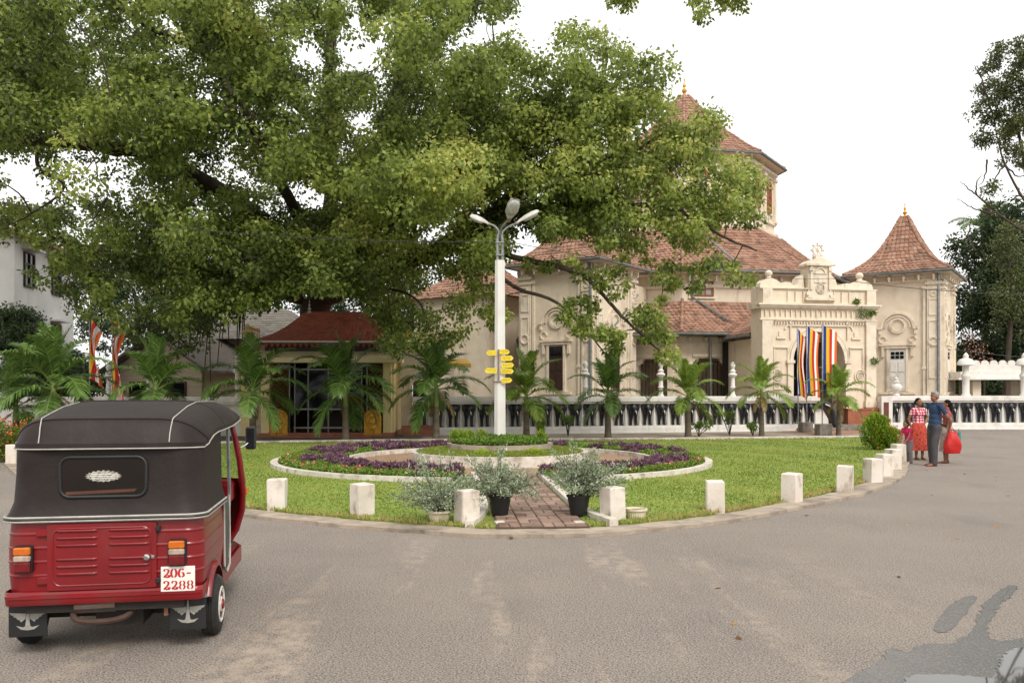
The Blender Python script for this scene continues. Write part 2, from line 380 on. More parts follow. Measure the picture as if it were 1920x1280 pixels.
# brick path with single pavers
PAVE = mat('path_joint', '5C4A3C', '4A3B30', 6, .95, .4, 40)
pth = MB(); q = [PA - pnor * .58, PA + pnor * .58, PB + pnor * .58, PB - pnor * .58]; pth.prism([tuple(p) for p in q], 0, .066)
path_o = tag(pth.build('path', PAVE), kind='structure')
BRICKS = [mat('paver_brick', a, b, 3, .9, .35, 30, dirt=('5A4A3C', 3, .5, .8)) for a, b in (('8C7264', '786054'), ('7E685A', '6C564A'), ('967E70', '826A5C'))]
pm = [MB().box((0, 0, 0), (.232, .112, .03), 0, .008).mesh('paver', b_) for b_ in BRICKS]
L_ = np.linalg.norm(PB - PA); nu = 4; cell = .278
for iu in range(nu):
    for iv in range(int(L_ / cell)):
        for h in (0, 1):
            u = (iu - nu / 2 + .5) * cell; v = (iv + .5) * cell; hor = (iu + iv) % 2
            du, dv = (0, (h - .5) * cell / 2) if hor else ((h - .5) * cell / 2, 0)
            c = PA + pnor * -(u + du) + pdir * (v + dv)
            o = link('paver', random.choice(pm), path_o, (c[0], c[1], .058 + rng.normal() * .003 + .008), math.atan2(pdir[1], pdir[0]) + (PI / 2 if hor else 0) + rng.normal() * .012)
            o.scale = (1.14, 1.14, 1)
# white kerb stones beside the path
for sgn in (-1, 1):
    pts = [PA + pdir * (.15 + k * .2) + pnor * sgn * -(.66 + .25 * max(0, 1 - k / 9) ** 2) for k in range(33)]
    tag(MB().band([tuple(p) for p in pts], .12, 0, .13).build('path_kerb', WHITE_KERB), kind='structure')
# ring walk round the lamp planter
RING = mat('ring_walk_paving', '9A8068', '85694F', 3, .95, .3, 30)
rw = MB(); rw.prism(circ(GC[0], GC[1], 3.6, 64), 0, .075); tag(rw.build('ring_walk', RING), kind='structure')

# planted beds: two halves of a ring, split by the path
def bed(name, a0, a1, label):
    t = thing(name, (GC[0], GC[1], 0), label, 'flower bed')
    aa = np.linspace(a0, a1, 60); Ro = bedR(aa)
    out = [(r * math.cos(R(a)), r * math.sin(R(a))) for a, r in zip(aa, Ro)]; inn = [(3.6 * math.cos(R(a)), 3.6 * math.sin(R(a))) for a in aa]
    MB().prism(out + inn[::-1], 0, .1).build('soil', SOIL, t)
    lp = out + inn[::-1]
    MB().band(out, .16, 0, .15).build('outer_kerb', WHITE_KERB, t)
    sel = [i for i, a in enumerate(aa) if math.sin(R(a)) > -.45]
    MB().band([inn[i] for i in sel], .13, 0, .18).build('inner_kerb', WHITE_KERB, t)
    n = 90000; a = rng.uniform(a0, a1, n); r = np.sqrt(rng.uniform(3.7 ** 2, 5.2 ** 2, n)); k = r < bedR(a) - .12; a, r = a[k], r[k]
    x, y = r * np.cos(np.radians(a)), r * np.sin(np.radians(a))
    fn = np.sin(x * 1.7 + .6) * np.sin(y * 1.5 + x) + .5 * np.sin(x * 3.7 - y * 2.9)
    front_rim = (y < 0) & (r > bedR(a) - .62 + .15 * fn)
    inw = (y < -1.2) & (r < 4.25)
    lump = np.sin(x * 5.3 + 1) * np.sin(y * 4.7) + .6 * np.sin(x * 9.1 - y * 8.3)
    purple = ((fn > .12) & ~front_rim) | inw | ((y > .6) & (fn > -.1))
    purple &= lump > -.42
    for nm, k, mm_, h, ls in (('purple_foliage', purple, LM_PURPLE, .24, .07), ('green_ground_cover', ~purple, LM_COVER, .13, .055)):
        xx, yy = x[k], y[k]; m_ = len(xx)
        if m_ == 0: continue
        clump = .75 + .25 * np.sin(xx * 9 + 2) * np.sin(yy * 8)
        z = .1 + rng.random(m_) ** .7 * h * clump
        ax = unit(rdir(m_) + np.array([0, 0, .7]))
        o = leaves(nm, np.stack([xx, yy, z], 1), ax, rdir(m_), rng.uniform(.7, 1.3, m_) * ls, ls * .55, np.clip(rng.normal(.5, .25, m_), 0, 1), mm_, t); o['kind'] = 'stuff'
    k = np.where(front_rim & (rng.random(len(x)) < .006))[0]; m_ = len(k)
    o = leaves('small_red_flowers', np.stack([x[k], y[k], np.full(m_, .22)], 1), unit(rdir(m_) + [0, 0, .6]), rdir(m_), .05, .05, rng.random(m_), LM_PINK, t); o['kind'] = 'stuff'
gapR, gapL = 12.5, 10
bed('flower_bed', -90 + gapR, 82, 'curved bed of purple foliage on the gate side of the brick path')
bed('flower_bed', 98, 270 - gapL, 'larger curved bed of purple foliage on the tuk-tuk side of the brick path')

# lamp planter: two round tiers
t = thing('round_planter', (GC[0], GC[1], 0), 'two-tier round white-walled planter under the lamp post', 'planter')
MB().lathe([(2.12, 0), (2.12, .31), (2.0, .31), (2.0, .22)], 72).build('lower_wall', WHITE_KERB, t)
MB().lathe([(2.0, .26), (1.9, .3), (1.26, .38), (0, .4)], 64).build('lower_lawn', LAWN, t)
MB().lathe([(1.27, .3), (1.27, .5), (1.16, .5), (1.16, .42)], 64).build('upper_wall', KERBM, t)
MB().lathe([(1.16, .47), (.8, .55), (.2, .6), (0, .6)], 48).build('upper_soil', SOIL, t)
n = 26000; r = np.sqrt(rng.uniform(1.3 ** 2, 1.98 ** 2, n)); a = rng.uniform(0, 2 * PI, n); z = .3 + (1.98 - r) / .72 * .08 - .01
o = leaves('lower_grass', np.stack([r * np.cos(a), r * np.sin(a), z], 1), unit(rdir(n) * .5 + [0, 0, 1]), rdir(n), rng.uniform(.03, .07, n), .02, np.clip(rng.normal(.42, .15, n), 0, 1), LM_GRASS, t); o['kind'] = 'stuff'
n = 16000; r = 1.14 * np.sqrt(rng.random(n)); a = rng.uniform(0, 2 * PI, n); z = .5 + (1.14 - r) * .1 + rng.random(n) * .09
o = leaves('upper_ground_cover', np.stack([r * np.cos(a), r * np.sin(a), z], 1), unit(rdir(n) + [0, 0, .7]), rdir(n), .055, .035, np.clip(rng.normal(.4, .25, n), 0, 1), LM_COVER, t); o['kind'] = 'stuff'

def shrub(parent, name, c, rad, n, ls, m, up=.5, wd=.5, tint=(.5, .22), hollow=.35, stems=6, base=None):
    c = np.array(c); rad = np.array(rad); d = rdir(n); rr = (hollow + (1 - hollow) * rng.random(n) ** .6)[:, None]
    lump = 1 + .22 * np.sin(d[:, :1] * 5 + 1) * np.sin(d[:, 1:2] * 6) + .15 * np.sin(d[:, 2:] * 9 + d[:, :1] * 7)
    pos = c + d * rad * rr * lump; pos[:, 2] = np.maximum(pos[:, 2], .02)
    ax = unit(d + rdir(n) * .8 + [0, 0, up])
    o = leaves(name, pos, ax, rdir(n), rng.uniform(.7, 1.3, n) * ls, ls * wd, np.clip(rng.normal(*tint, n) + (d[:, 2] * .1), 0, 1), m, parent)
    if stems:
        s_ = MB(); b0 = np.array(base if base is not None else (c[0], c[1], max(0, c[2] - rad[2])))
        for k in range(stems):
            e = c + rdir(1)[0] * rad * .75; mid = (b0 + e) / 2 + np.array([0, 0, rad[2] * .15]); s_.tube(smooth_path([b0, mid, e], 3), [.012 + rad[0] * .012] * 6 + [.004], 5)
        s_.build('stems', BARK, parent)
    return o
for k, (px, py) in enumerate(((868, 824), (880, 818), (902, 815), (1014, 817), (852, 826))):
    t = thing('dwarf_shrub', G(px, py, .58), ['pale lime dwarf conifer at the planter rim', 'rounded lime dwarf conifer behind the planter rim', 'small upright lime shrub close beside the lamp post foot', 'lone rounded lime shrub on the flag side of the lamp post', 'lowest lime shrub at the outer edge of the planter'][k], 'shrub', group='lime shrubs in the lamp planter')
    t.location = (GC[0] + (px - 937) / F * 20.5, GC[1] + .2 * (k % 3) - .1, .52)
    shrub(t, 'foliage', (0, 0, .13), (.13, .13, .15), 700, .05, LM_LIME, .8, .35)

# ================================================================ bollards
bm_ = MB()
def bollard(px, py, rz, label, h=.48):
    p = G(px, py); o = link('bollard', None); 
    b_ = MB(); w_ = .25 + rng.normal() * .006
    b_.box((0, 0, h / 2), (w_, w_, h), 0, .012)
    for i, v in enumerate(b_.v): b_.v[i] = (v[0] + rng.normal() * .0035, v[1] + rng.normal() * .0035, v[2] + rng.normal() * .003)
    o.data if False else None
    bpy.data.objects.remove(o); o = b_.build('bollard', BOLLARD); o.location = (p.x, p.y + .14, 0); o.rotation_euler = (rng.normal() * .01, rng.normal() * .01, rz)
    tag(o, label, 'bollard', 'white bollards along the garden kerb'); return o
G_ = "white bollard standing %s from the one the girl leans on"
for px, py, rz, lab in ((515, 962, R(4), "white bollard on the kerb just past the tuk-tuk's front pillar"), (676, 975, R(42), 'white bollard turned cornerwise between the tuk-tuk and the cream pot'),
    (874, 991, R(30), 'white bollard between the cream flower pot and a black pot'), (1152, 984, R(28), 'white bollard between a black pot and the empty cream pot'),
    (1345, 967, R(-8), 'white bollard with a streaky face, next after the empty cream pot'), (1490, 947, R(48), G_ % 'fifth'), (1590, 927, R(62), G_ % 'fourth'), (1642, 909, R(15), G_ % 'third'),
    (1664, 897, R(15), G_ % 'second'), (1680, 884, R(15), G_ % 'next'), (1690, 871, R(12), 'white bollard the small girl in pink leans on'), (18, 872, R(0), 'white bollard beside the orange-flowered hedge')):
    bollard(px, py, rz, lab)

# ================================================================ pots with plants
def pot(px, py, r1, r0, h, m, label, ribs=0, z0=0, plant=None, cat='pot'):
    p = G(px, py); p.y += r0; t = thing('flower_pot', (p.x, p.y, z0), label, cat)
    if ribs:
        nn = ribs * 2; b_ = MB(); rows = []
        for r, z, rb in ((r0, 0, 0), (r0 * 1.02, .02, 1), ((r0 + r1) / 2 * 1.04, h * .5, 1), (r1 * .98, h * .82, 1), (r1 * 1.0, h * .84, 0), (r1 * 1.1, h * .86, 0), (r1 * 1.1, h, 0), (r1 * .98, h, 0), (r1 * .92, h * .86, 0)):
            rows.append([(math.cos(2 * PI * k / nn) * (r - (.006 if rb and k % 2 else 0)), math.sin(2 * PI * k / nn) * (r - (.006 if rb and k % 2 else 0)), z) for k in range(nn)])
        b_.grid(rows, True); b_.add(rows[0], [tuple(range(nn))]); b_.build('pot', m, t)
    else:
        MB().lathe([(r0, 0), (r1 * .98, h * .9), (r1 * 1.06, h * .9), (r1 * 1.08, h), (r1 * .98, h), (r1 * .93, h * .85)], 28).build('pot', m, t, 40)
    MB().lathe([(r1 * .94, h * .86), (0, h * .88)], 20).build('soil', SOIL, t)
    if plant: plant(t, h)
    return t
def silver(scale, n, off=(0, 0, 0), squash=.8):
    def f(t, h):
        P_, A_ = [], []; st = MB(); ns = 46
        for k in range(ns):
            a = rng.uniform(0, 2 * PI); sp = rng.random() ** .7; L = rng.uniform(.45, .85) * scale * (1.0 + .15 * rng.normal()); d = np.array([math.cos(a) * sp * 1.25, math.sin(a) * sp * .8, 1.15 - .55 * sp]) + np.array(off) * .6; d /= np.linalg.norm(d); p = np.array([rng.normal() * .03, rng.normal() * .03, h * .85]); pts = [p.copy()]
            for j in range(9):
                d = d + np.array([0, 0, -.07]) + rng.normal(0, .07, 3); d /= np.linalg.norm(d); p = p + d * L / 9; pts.append(p.copy())
                if j > 1:
                    m_ = n // (ns * 7); P_.append(p + rng.normal(0, .035 * scale, (m_, 3))); A_.append(unit(np.tile(d, (m_, 1)) * .5 + rdir(m_)))
            st.tube(pts, [.007 - .0005 * i for i in range(10)], 4, False)
        P_, A_ = np.concatenate(P_), np.concatenate(A_); m_ = len(P_); st.build('stems', BARK, t)
        leaves('foliage', P_, unit(A_ + [0, 0, .25]), rdir(m_), rng.uniform(.03, .06, m_), rng.uniform(.012, .02, m_), np.clip(rng.normal(.5, .28, m_), 0, 1), LM_SILVER, t)
    return f
pot(822, 987, .145, .105, .2, CREAMPOT, 'ribbed cream pot holding a silvery bush beside the bollard', 26, 0, silver(.85, 5500, (.0, .1, 0)))
pot(1195, 981, .135, .1, .19, CREAMPOT, 'empty ribbed cream pot with rolled rim beside the bollard', 26)
for px, lab, off in ((937, 'black plastic pot with a silvery shrub, on the tuk-tuk side of the brick path', (-.05, .1, 0)), (1086, 'black plastic pot with a wide silvery shrub, on the people\'s side of the brick path', (.12, .1, .02))):
    p = G(px, 990); o = MB().box((0, 0, .045), (.13, .13, .09), .2, .01).build('kerb_stone', WHITE_KERB); o.location = (p.x, p.y + .02, 0)
    tag(o, 'small white block under the black pot ' + ('on the tuk-tuk side' if px < 1000 else 'on the gate side') + ' of the path', 'block')
    pot(px, 978, .155, .11, .26, BLACKPLASTIC, lab, 0, .088, silver(.9 if px > 1000 else .8, 6500, off))
def dry(t, h): shrub(t, 'foliage', (0, 0, h + .06), (.2, .18, .1), 900, .06, LM_LIME, .5, .4, (.8, .2))
pot(905, 880, .17, .12, .26, CREAMPOT, 'plain beige pot of yellowish plants before the round planter, on the tuk-tuk side', 20, 0, dry)
pot(1003, 880, .17, .12, .28, CREAMPOT, 'beige pot of reddish plants before the round planter, on the people\'s side', 20, 0, dry)

# ================================================================ ground behind the garden
DIRT = mat('sandy_ground', '9A8C7A', '85786A', 1.2, .95, .4, 50, dirt=('6A5E50', 1.5, .5, .72))
d = MB(); d.add([(-30, 25.5, .012), (-15.3, 25.75, .012)] + [(x, y + .1, .012) for x, y in reversed(gxy((1650, 822), (1300, 826), (1000, 828), (700, 830), (300, 836)))] + [(15, 31.6, .012), (15.5, 36, .012), (22, 45, .012), (-30, 45, .012)], [tuple(range(10))])
tag(d.build('sandy_ground', DIRT), kind='structure')
PAVG = mat('dark_grey_paving', '5E564C', '4C453D', 4, .9, .3, 40)
d = MB(); d.add([(-11, 28.3, .018), (-3.2, 29.3, .018), (-3.4, 33.0, .018), (-11, 32.4, .018)], [(0, 1, 2, 3)]); tag(d.build('shrine_forecourt', PAVG), kind='structure')
d = MB(); d.add([(12.2, 34.2, .02), (17, 35.6, .02), (17.6, 39.4, .02), (11, 38.6, .02)], [(0, 1, 2, 3)]); tag(d.build('entrance_paving', TERRACOTTA), kind='structure')

# fallen leaves on the yard and the lawn
n = 190; x = rng.uniform(-9, 14, n); y = rng.uniform(4.5, 26, n) ** 1.0; z = np.where(inpoly(x, y, island), .1, .006)
LM_LITTER = leafmat('fallen_leaf', ['4A3420', '7A5630', 'A88A48', '8E4A28', 'B8A24E'], .1, .8, .2)
tag(leaves('fallen_leaves', np.stack([x, y, z], 1), unit(rdir(n) * [1, 1, .12]), np.tile([[0, 0, 1.]], (n, 1)) + rdir(n) * .25, rng.uniform(.05, .1, n), rng.uniform(.035, .07, n), rng.random(n), LM_LITTER), 'dry fallen leaves scattered over the road and the lawn', 'fallen leaves', kind='stuff')
# ================================================================ clay-tiled roofs
def tiles_face(b_, tint, f, rows, tw, phase=0):
    """f(row, u) -> (point, outward normal) with u in -1..1; rows = list of (half width, point fn)"""
    pass
def tile_roof(b_, tint, sides, prof, n_sides, tw=.24, rh=.3, ph=0.0, thick=.035, only=None, wave=.03):
    """stepped, waved tiles on a pyramid roof; prof = [(apothem, z)...] from eave to top; ph = angle of the first face normal"""
    pr = [np.array(p, float) for p in prof]; seg = [np.linalg.norm(pr[i + 1] - pr[i]) for i in range(len(pr) - 1)]; tot = sum(seg)
    def at(s):
        s = min(max(s, 0), tot)
        for i, l in enumerate(seg):
            if s <= l or i == len(seg) - 1: return pr[i] + (pr[i + 1] - pr[i]) * (s / l)
            s -= l
    th = math.tan(PI / n_sides); nr = int(tot / rh)
    for k in sides:
        a = ph + 2 * PI * k / n_sides; nx, ny = math.cos(a), math.sin(a); tx, ty = -ny, nx
        for r in range(nr):
            p0 = at(r * rh); p1 = at((r + 1.18) * rh); h0, h1 = p0[0] * th, p1[0] * th
            nt_ = max(1, int(round(2 * h0 / tw))); d = p1 - p0; nl = np.linalg.norm(d); out = np.array([d[1], -d[0]]) / max(nl, 1e-6)
            sh = .5 * (r % 2)
            for j in range(nt_ + (1 if sh else 0)):
                ua, ub = (j - sh) / nt_, (j + 1 - sh) / nt_; ua, ub = max(0, ua), min(1, ub)
                if ub - ua < .02: continue
                jit = rng.normal() * .008; vs_ = []
                for q, (pp, hh, lift) in enumerate(((p0, h0, thick + jit), (p1, h1, .0))):
                    for m_, wv in ((0, 0.), (.3, wave), (.72, wave * .35), (1, 0.)):
                        u = (ua + (ub - ua) * m_) * 2 - 1; l_ = lift + wv; ap = pp[0] + out[0] * l_; z = pp[1] + out[1] * l_
                        vs_.append((nx * ap + tx * hh * u, ny * ap + ty * hh * u, z))
                for m_ in (0, .3, .72, 1):
                    u = (ua + (ub - ua) * m_) * 2 - 1; vs_.append((nx * (p0[0] + out[0] * -.01) + tx * h0 * u, ny * (p0[0] - out[0] * .01) + ty * h0 * u, p0[1] - .012))
                b_.add(vs_, [(0, 1, 5, 4), (1, 2, 6, 5), (2, 3, 7, 6), (8, 9, 1, 0), (9, 10, 2, 1), (10, 11, 3, 2)])
                tint += [float(np.clip(rng.normal(.45, .24), 0, 1))] * 12
    return at, tot
def finish_tiles(b_, tint, name, m, parent):
    me = b_.mesh(name, m); set_tint(me, tint); o = link(name, me, parent); o['kind'] = 'stuff'; return o
def hips(prof, n_sides, ph, parent, m, r=.09, sides=None):
    b_ = MB(); c = 1 / math.cos(PI / n_sides)
    for k in (sides if sides is not None else range(n_sides)):
        a = ph + 2 * PI * (k + .5) / n_sides; pts = smooth_path([(math.cos(a) * p[0] * c, math.sin(a) * p[0] * c, p[1] + .03) for p in prof], 4)
        L = sum((Vector(pts[i + 1]) - Vector(pts[i])).length for i in range(len(pts) - 1)); n_ = max(2, int(L / .38)); cur = 0
        P_ = [Vector(p) for p in pts]
        def at(s):
            for i in range(len(P_) - 1):
                l = (P_[i + 1] - P_[i]).length
                if s <= l: return P_[i] + (P_[i + 1] - P_[i]) * (s / max(l, 1e-6))
                s -= l
            return P_[-1]
        for j in range(n_): b_.tube([at(L * j / n_), at(L * (j + 1.1) / n_)], [r * 1.15, r * .85], 7)
    me = b_.mesh('hip_tiles', m); set_tint(me, [.3 + .4 * ((i // 14) % 3) / 2 for i in range(len(me.vertices))]); o = link('hip_tiles', me, parent); o['kind'] = 'stuff'; return o
def ngon_ring(ap, n, ph): c = ap / math.cos(PI / n); return [(c * math.cos(ph + 2 * PI * (k + .5) / n), c * math.sin(ph + 2 * PI * (k + .5) / n)) for k in range(n)]
def ring_wall(b_, rings, n, ph, cap=True):
    rows = [[(x, y, z) for x, y in ngon_ring(ap, n, ph)] for ap, z in rings]; b_.grid(rows, True)
    if cap: b_.add(rows[-1], [tuple(range(n))])
    return b_
def halfring(b_, c, r0, r1, y0, y1, n=16, a0=0, a1=180, m=None):
    o = [(c[0] + r1 * math.cos(R(a0 + (a1 - a0) * k / n)), c[1] + r1 * math.sin(R(a0 + (a1 - a0) * k / n))) for k in range(n + 1)]
    i = [(c[0] + r0 * math.cos(R(a0 + (a1 - a0) * k / n)), c[1] + r0 * math.sin(R(a0 + (a1 - a0) * k / n))) for k in range(n + 1)]
    for k in range(n): b_.prismy([i[k], o[k], o[k + 1], i[k + 1]], y0, y1, m)
    return b_
def ringm(b_, c, r, t, y0, n=24, m=None): return halfring(b_, c, r - t, r, y0, y0 + .08, n, 0, 360, m)
def cornice(b_, x0, x1, z, y, prof=((.0, .1, .06), (.1, .22, .14), (.22, .3, .22))):
    for a, b2, d in prof: b_.box(((x0 + x1) / 2, y - d / 2 + .05, z + (a + b2) / 2), (x1 - x0 + 2 * d, d + .1, b2 - a)); 
    return b_
def arch_wall(b_, x0, x1, z0, z1, ac, aw, zs, y0, y1, n=14):
    """wall x0..x1, z0..z1 with a round-headed opening centred ac, half width aw, springing zs"""
    b_.prismy([(x0, z0), (ac - aw, z0), (ac - aw, z1), (x0, z1)], y0, y1); b_.prismy([(ac + aw, z0), (x1, z0), (x1, z1), (ac + aw, z1)], y0, y1)
    for k in range(n):
        a, c = PI - PI * k / n, PI - PI * (k + 1) / n; p = (ac + aw * math.cos(a), zs + aw * math.sin(a)); q_ = (ac + aw * math.cos(c), zs + aw * math.sin(c))
        b_.prismy([p, q_, (q_[0], z1), (p[0], z1)], y0, y1)
    return b_
def FACE(n, ph, k, ap):                       # matrix: local x along the face, -y outward, z up
    a = ph + 2 * PI * k / n; return Matrix.Translation((math.cos(a) * ap, math.sin(a) * ap, 0)) @ Matrix.Rotation(a + PI / 2, 4, 'Z')

TC = Vector((10.8, 53.5, 0)); TR = R(10.5)
temple = thing('temple', TC, 'large cream octagonal temple with tiered clay-tile roofs and central drum', 'temple', TR)
PH = -PI / 2                                   # first face looks along local -y
# --- body
ring_wall(MB(), [(8.7, 0), (8.7, 8.3)], 8, PH).build('wall', STUCCO, temple)
b_ = MB()
for k in range(8):
    for j in range(10):
        if k in (0, 1, 6, 7):
            m = FACE(8, PH, k, 8.7); x = -3.3 + j * .733; q = MB().box((x, -.14, 7.62), (.12, .28, .2)); q.box((x, -.24, 7.48), (.1, .1, .12)); q.xf(m); b_.add(q.v, q.f)
b_.build('eave_brackets', WHITE, temple)['kind'] = 'stuff'
b_ = MB(); ring_wall(b_, [(8.78, 7.1), (8.82, 7.2), (8.78, 7.3)], 8, PH, False); ring_wall(b_, [(9.35, 7.84), (9.35, 7.78), (8.7, 7.78)], 8, PH, False); b_.build('string_course', STUCCO_TRIM, temple)
# --- middle roof
prof = [(9.5, 7.98), (8.0, 8.85), (6.6, 9.85), (5.35, 11.0)]
b_ = MB(); tn = []; tile_roof(b_, tn, (0, 1, 2, 6, 7), prof, 8, .25, .3, PH); finish_tiles(b_, tn, 'middle_roof_tiles', TILE, temple)
ring_wall(MB(), [(p[0], p[1] - .06) for p in prof], 8, PH).build('middle_roof_deck', DARKWOOD, temple)
hips(prof, 8, PH, temple, TILE)
b_ = MB()
for rr, zz in ((9.58, 7.9), (11.75, 4.5), (5.66, 15.22)):
    rg = ngon_ring(rr, 8, PH); b_.tube([(x, y, zz) for x, y in rg], .075, 7, False, True)
b_.build('gutters', GUTTER, temple, 50)
# --- drum
ring_wall(MB(), [(5.25, 10.6), (5.25, 11.25), (5.1, 11.35), (5.0, 11.4), (5.0, 15.4)], 8, PH).build('drum', STUCCO, temple)
b_ = MB(); ring_wall(b_, [(5.0, 11.75), (5.12, 11.8), (5.12, 11.9), (5.0, 11.95)], 8, PH, False); ring_wall(b_, [(5.0, 14.7), (5.2, 14.8), (5.2, 14.95), (5.0, 15.0)], 8, PH, False)
for k in (0, 1, 2, 6, 7):
    m = FACE(8, PH, k, 5.0)
    for x in (-1.95, 1.95, 0): q = MB().box((x, -.07, 13.3), (.3 if x else .22, .14, 2.9)); q.box((x, -.1, 14.55), (.42, .2, .16)); q.box((x, -.1, 12.0), (.4, .2, .16)); q.xf(m); b_.add(q.v, q.f)
b_.build('drum_mouldings', STUCCO_TRIM, temple)
for k in (0, 1, 7, 6):
    m = FACE(8, PH, k, 5.0)
    for x in (-1, 1):
        fr = MB(); halfring(fr, (x, 13.9), .34, .48, -.08, .02, 12); halfring(fr, (x, 13.9), .26, .32, -.1, .02, 12)
        for sx in (-.29, .29): fr.box((x + sx, -.04, 13.2), (.06, .12, 1.45))
        for z in (12.45, 13.0, 13.45, 13.9): fr.box((x, -.05, z), (.54, .08, .05))
        fr.box((x, -.05, 13.1), (.04, .07, 1.4)); w_ = fr.xf(m).build('drum_window', WOODB, temple)
        pn = MB(); pts = [(x - .27, 12.45), (x + .27, 12.45)] + [(x + .27 * math.cos(PI * j / 8), 13.9 + .27 * math.sin(PI * j / 8)) for j in range(9)]
        pn.prismy(pts, -.02, .0).xf(m).build('pane', PANE, w_)
# --- top roof
prof = [(5.6, 15.3), (4.8, 15.8), (3.9, 16.55), (2.7, 17.5), (1.6, 18.55), (.75, 19.55), (.3, 20.15)]
b_ = MB(); tn = []; tile_roof(b_, tn, (0, 1, 2, 6, 7), prof, 8, .25, .3, PH); finish_tiles(b_, tn, 'drum_roof_tiles', TILE, temple)
ring_wall(MB(), [(p[0], p[1] - .06) for p in prof], 8, PH).build('drum_roof_deck', DARKWOOD, temple); hips(prof, 8, PH, temple, TILE)
b_ = MB(); ring_wall(b_, [(5.56, 15.24), (5.56, 15.18), (4.8, 15.08)], 8, PH, False); b_.build('drum_soffit', STUCCO_TRIM, temple)
def finial(parent, x, y, z, s, m): 
    return MB().lathe([(.3 * s, 0), (.34 * s, .1 * s), (.16 * s, .25 * s), (.1 * s, .35 * s), (.22 * s, .5 * s), (.22 * s, .6 * s), (.08 * s, .75 * s), (.07 * s, .85 * s), (.15 * s, .95 * s), (.13 * s, 1.05 * s), (.05 * s, 1.2 * s), (.04 * s, 1.4 * s), (.07 * s, 1.48 * s), (.02 * s, 1.6 * s), (0, 1.9 * s)], 12, (x, y, z)).build('finial', m, parent, 40)
finial(temple, 0, 0, 20.1, .75, GOLD)
# --- veranda: outer wall with openings on the faces that look at the yard, lean-to roof
prof = [(11.7, 4.58), (10.2, 5.3), (8.75, 6.45)]
b_ = MB(); tn = []; tile_roof(b_, tn, (0, 1, 6, 7), prof, 8, .25, .3, PH); finish_tiles(b_, tn, 'veranda_roof_tiles', TILE, temple)
b_ = MB(); ring_wall(b_, [(p[0], p[1] - .07) for p in prof], 8, PH, False); b_.build('veranda_roof_deck', DARKWOOD, temple); hips(prof, 8, PH, temple, TILE, .1)
va = 10.75; hw = va * math.tan(PI / 8)
for k in (0, 7, 1):
    m = FACE(8, PH, k, va); b_ = MB(); ops = [-3.0, 0, 3.0] if k == 0 else [-2.9, 0, 2.9]; e = -hw
    for oc in ops:
        b_.prismy([(e, 0), (oc - .82, 0), (oc - .82, 4.45), (e, 4.45)], 0, .3); b_.prismy([(oc - .82, 3.35), (oc + .82, 3.35), (oc + .82, 4.45), (oc - .82, 4.45)], 0, .3)
        for s_ in (-1, 1): b_.prismy([(oc + s_ * .82, 3.35), (oc + s_ * .55, 3.35), (oc + s_ * .62, 3.15), (oc + s_ * .82, 3.0)][::s_], .02, .28)
        b_.prismy([(oc - .82, 0), (oc + .82, 0), (oc + .82, .75), (oc - .82, .75)], 0, .3); e = oc + .82
    b_.prismy([(e, 0), (hw, 0), (hw, 4.45), (e, 4.45)], 0, .3); b_.xf(m).build('veranda_wall', STUCCO, temple)
    tr = MB(); cornice(tr, -hw, hw, 3.95, 0, ((0, .06, .05), (.06, .14, .1)))
    for oc in ops:
        for s_ in (-.98, .98): tr.box((oc + s_, -.05, 1.95), (.3, .12, 2.4)); tr.box((oc + s_, -.08, 3.1), (.42, .2, .16)); tr.box((oc + s_, -.07, .85), (.4, .18, .2))
        tr.box((oc, -.04, 3.5), (1.8, .08, .14))
    for j in range(11): tr.box((-hw + .3 + j * (2 * hw - .6) / 10, -.2, 4.28), (.1, .36, .16))
    tr.xf(m).build('veranda_mouldings', STUCCO_TRIM, temple)
    for oc in ops:
        gr = MB().box((oc, .18, 3.2), (1.6, .04, .05))
        for j in range(8): gr.box((oc - .7 + j * .2, .18, 2.0), (.035, .035, 2.42))
        gr.xf(m).build('window_bars', DARKWOOD, temple)
    for oc in ops:
        bl = MB()
        for j in range(6): bl.lathe([(.05, .8), (.09, .9), (.1, 1.0), (.05, 1.2), (.07, 1.28), (.07, 1.34)], 8, (oc - .65 + j * .26, -.05, 0))
        bl.box((oc, -.05, 1.38), (1.6, .2, .1)); bl.box((oc, -.05, .77), (1.6, .2, .08)); bl.xf(m).build('parapet_balusters', WHITE, temple)
ring_wall(MB(), [(8.66, .1), (8.72, .1), (8.72, 4.4)], 8, PH, False).build('inner_wall', STUCCO, temple)
ring_wall(MB(), [(10.6, .0), (10.6, .7), (8.7, .7)], 8, PH, False).build('veranda_floor', TERRACOTTA, temple)
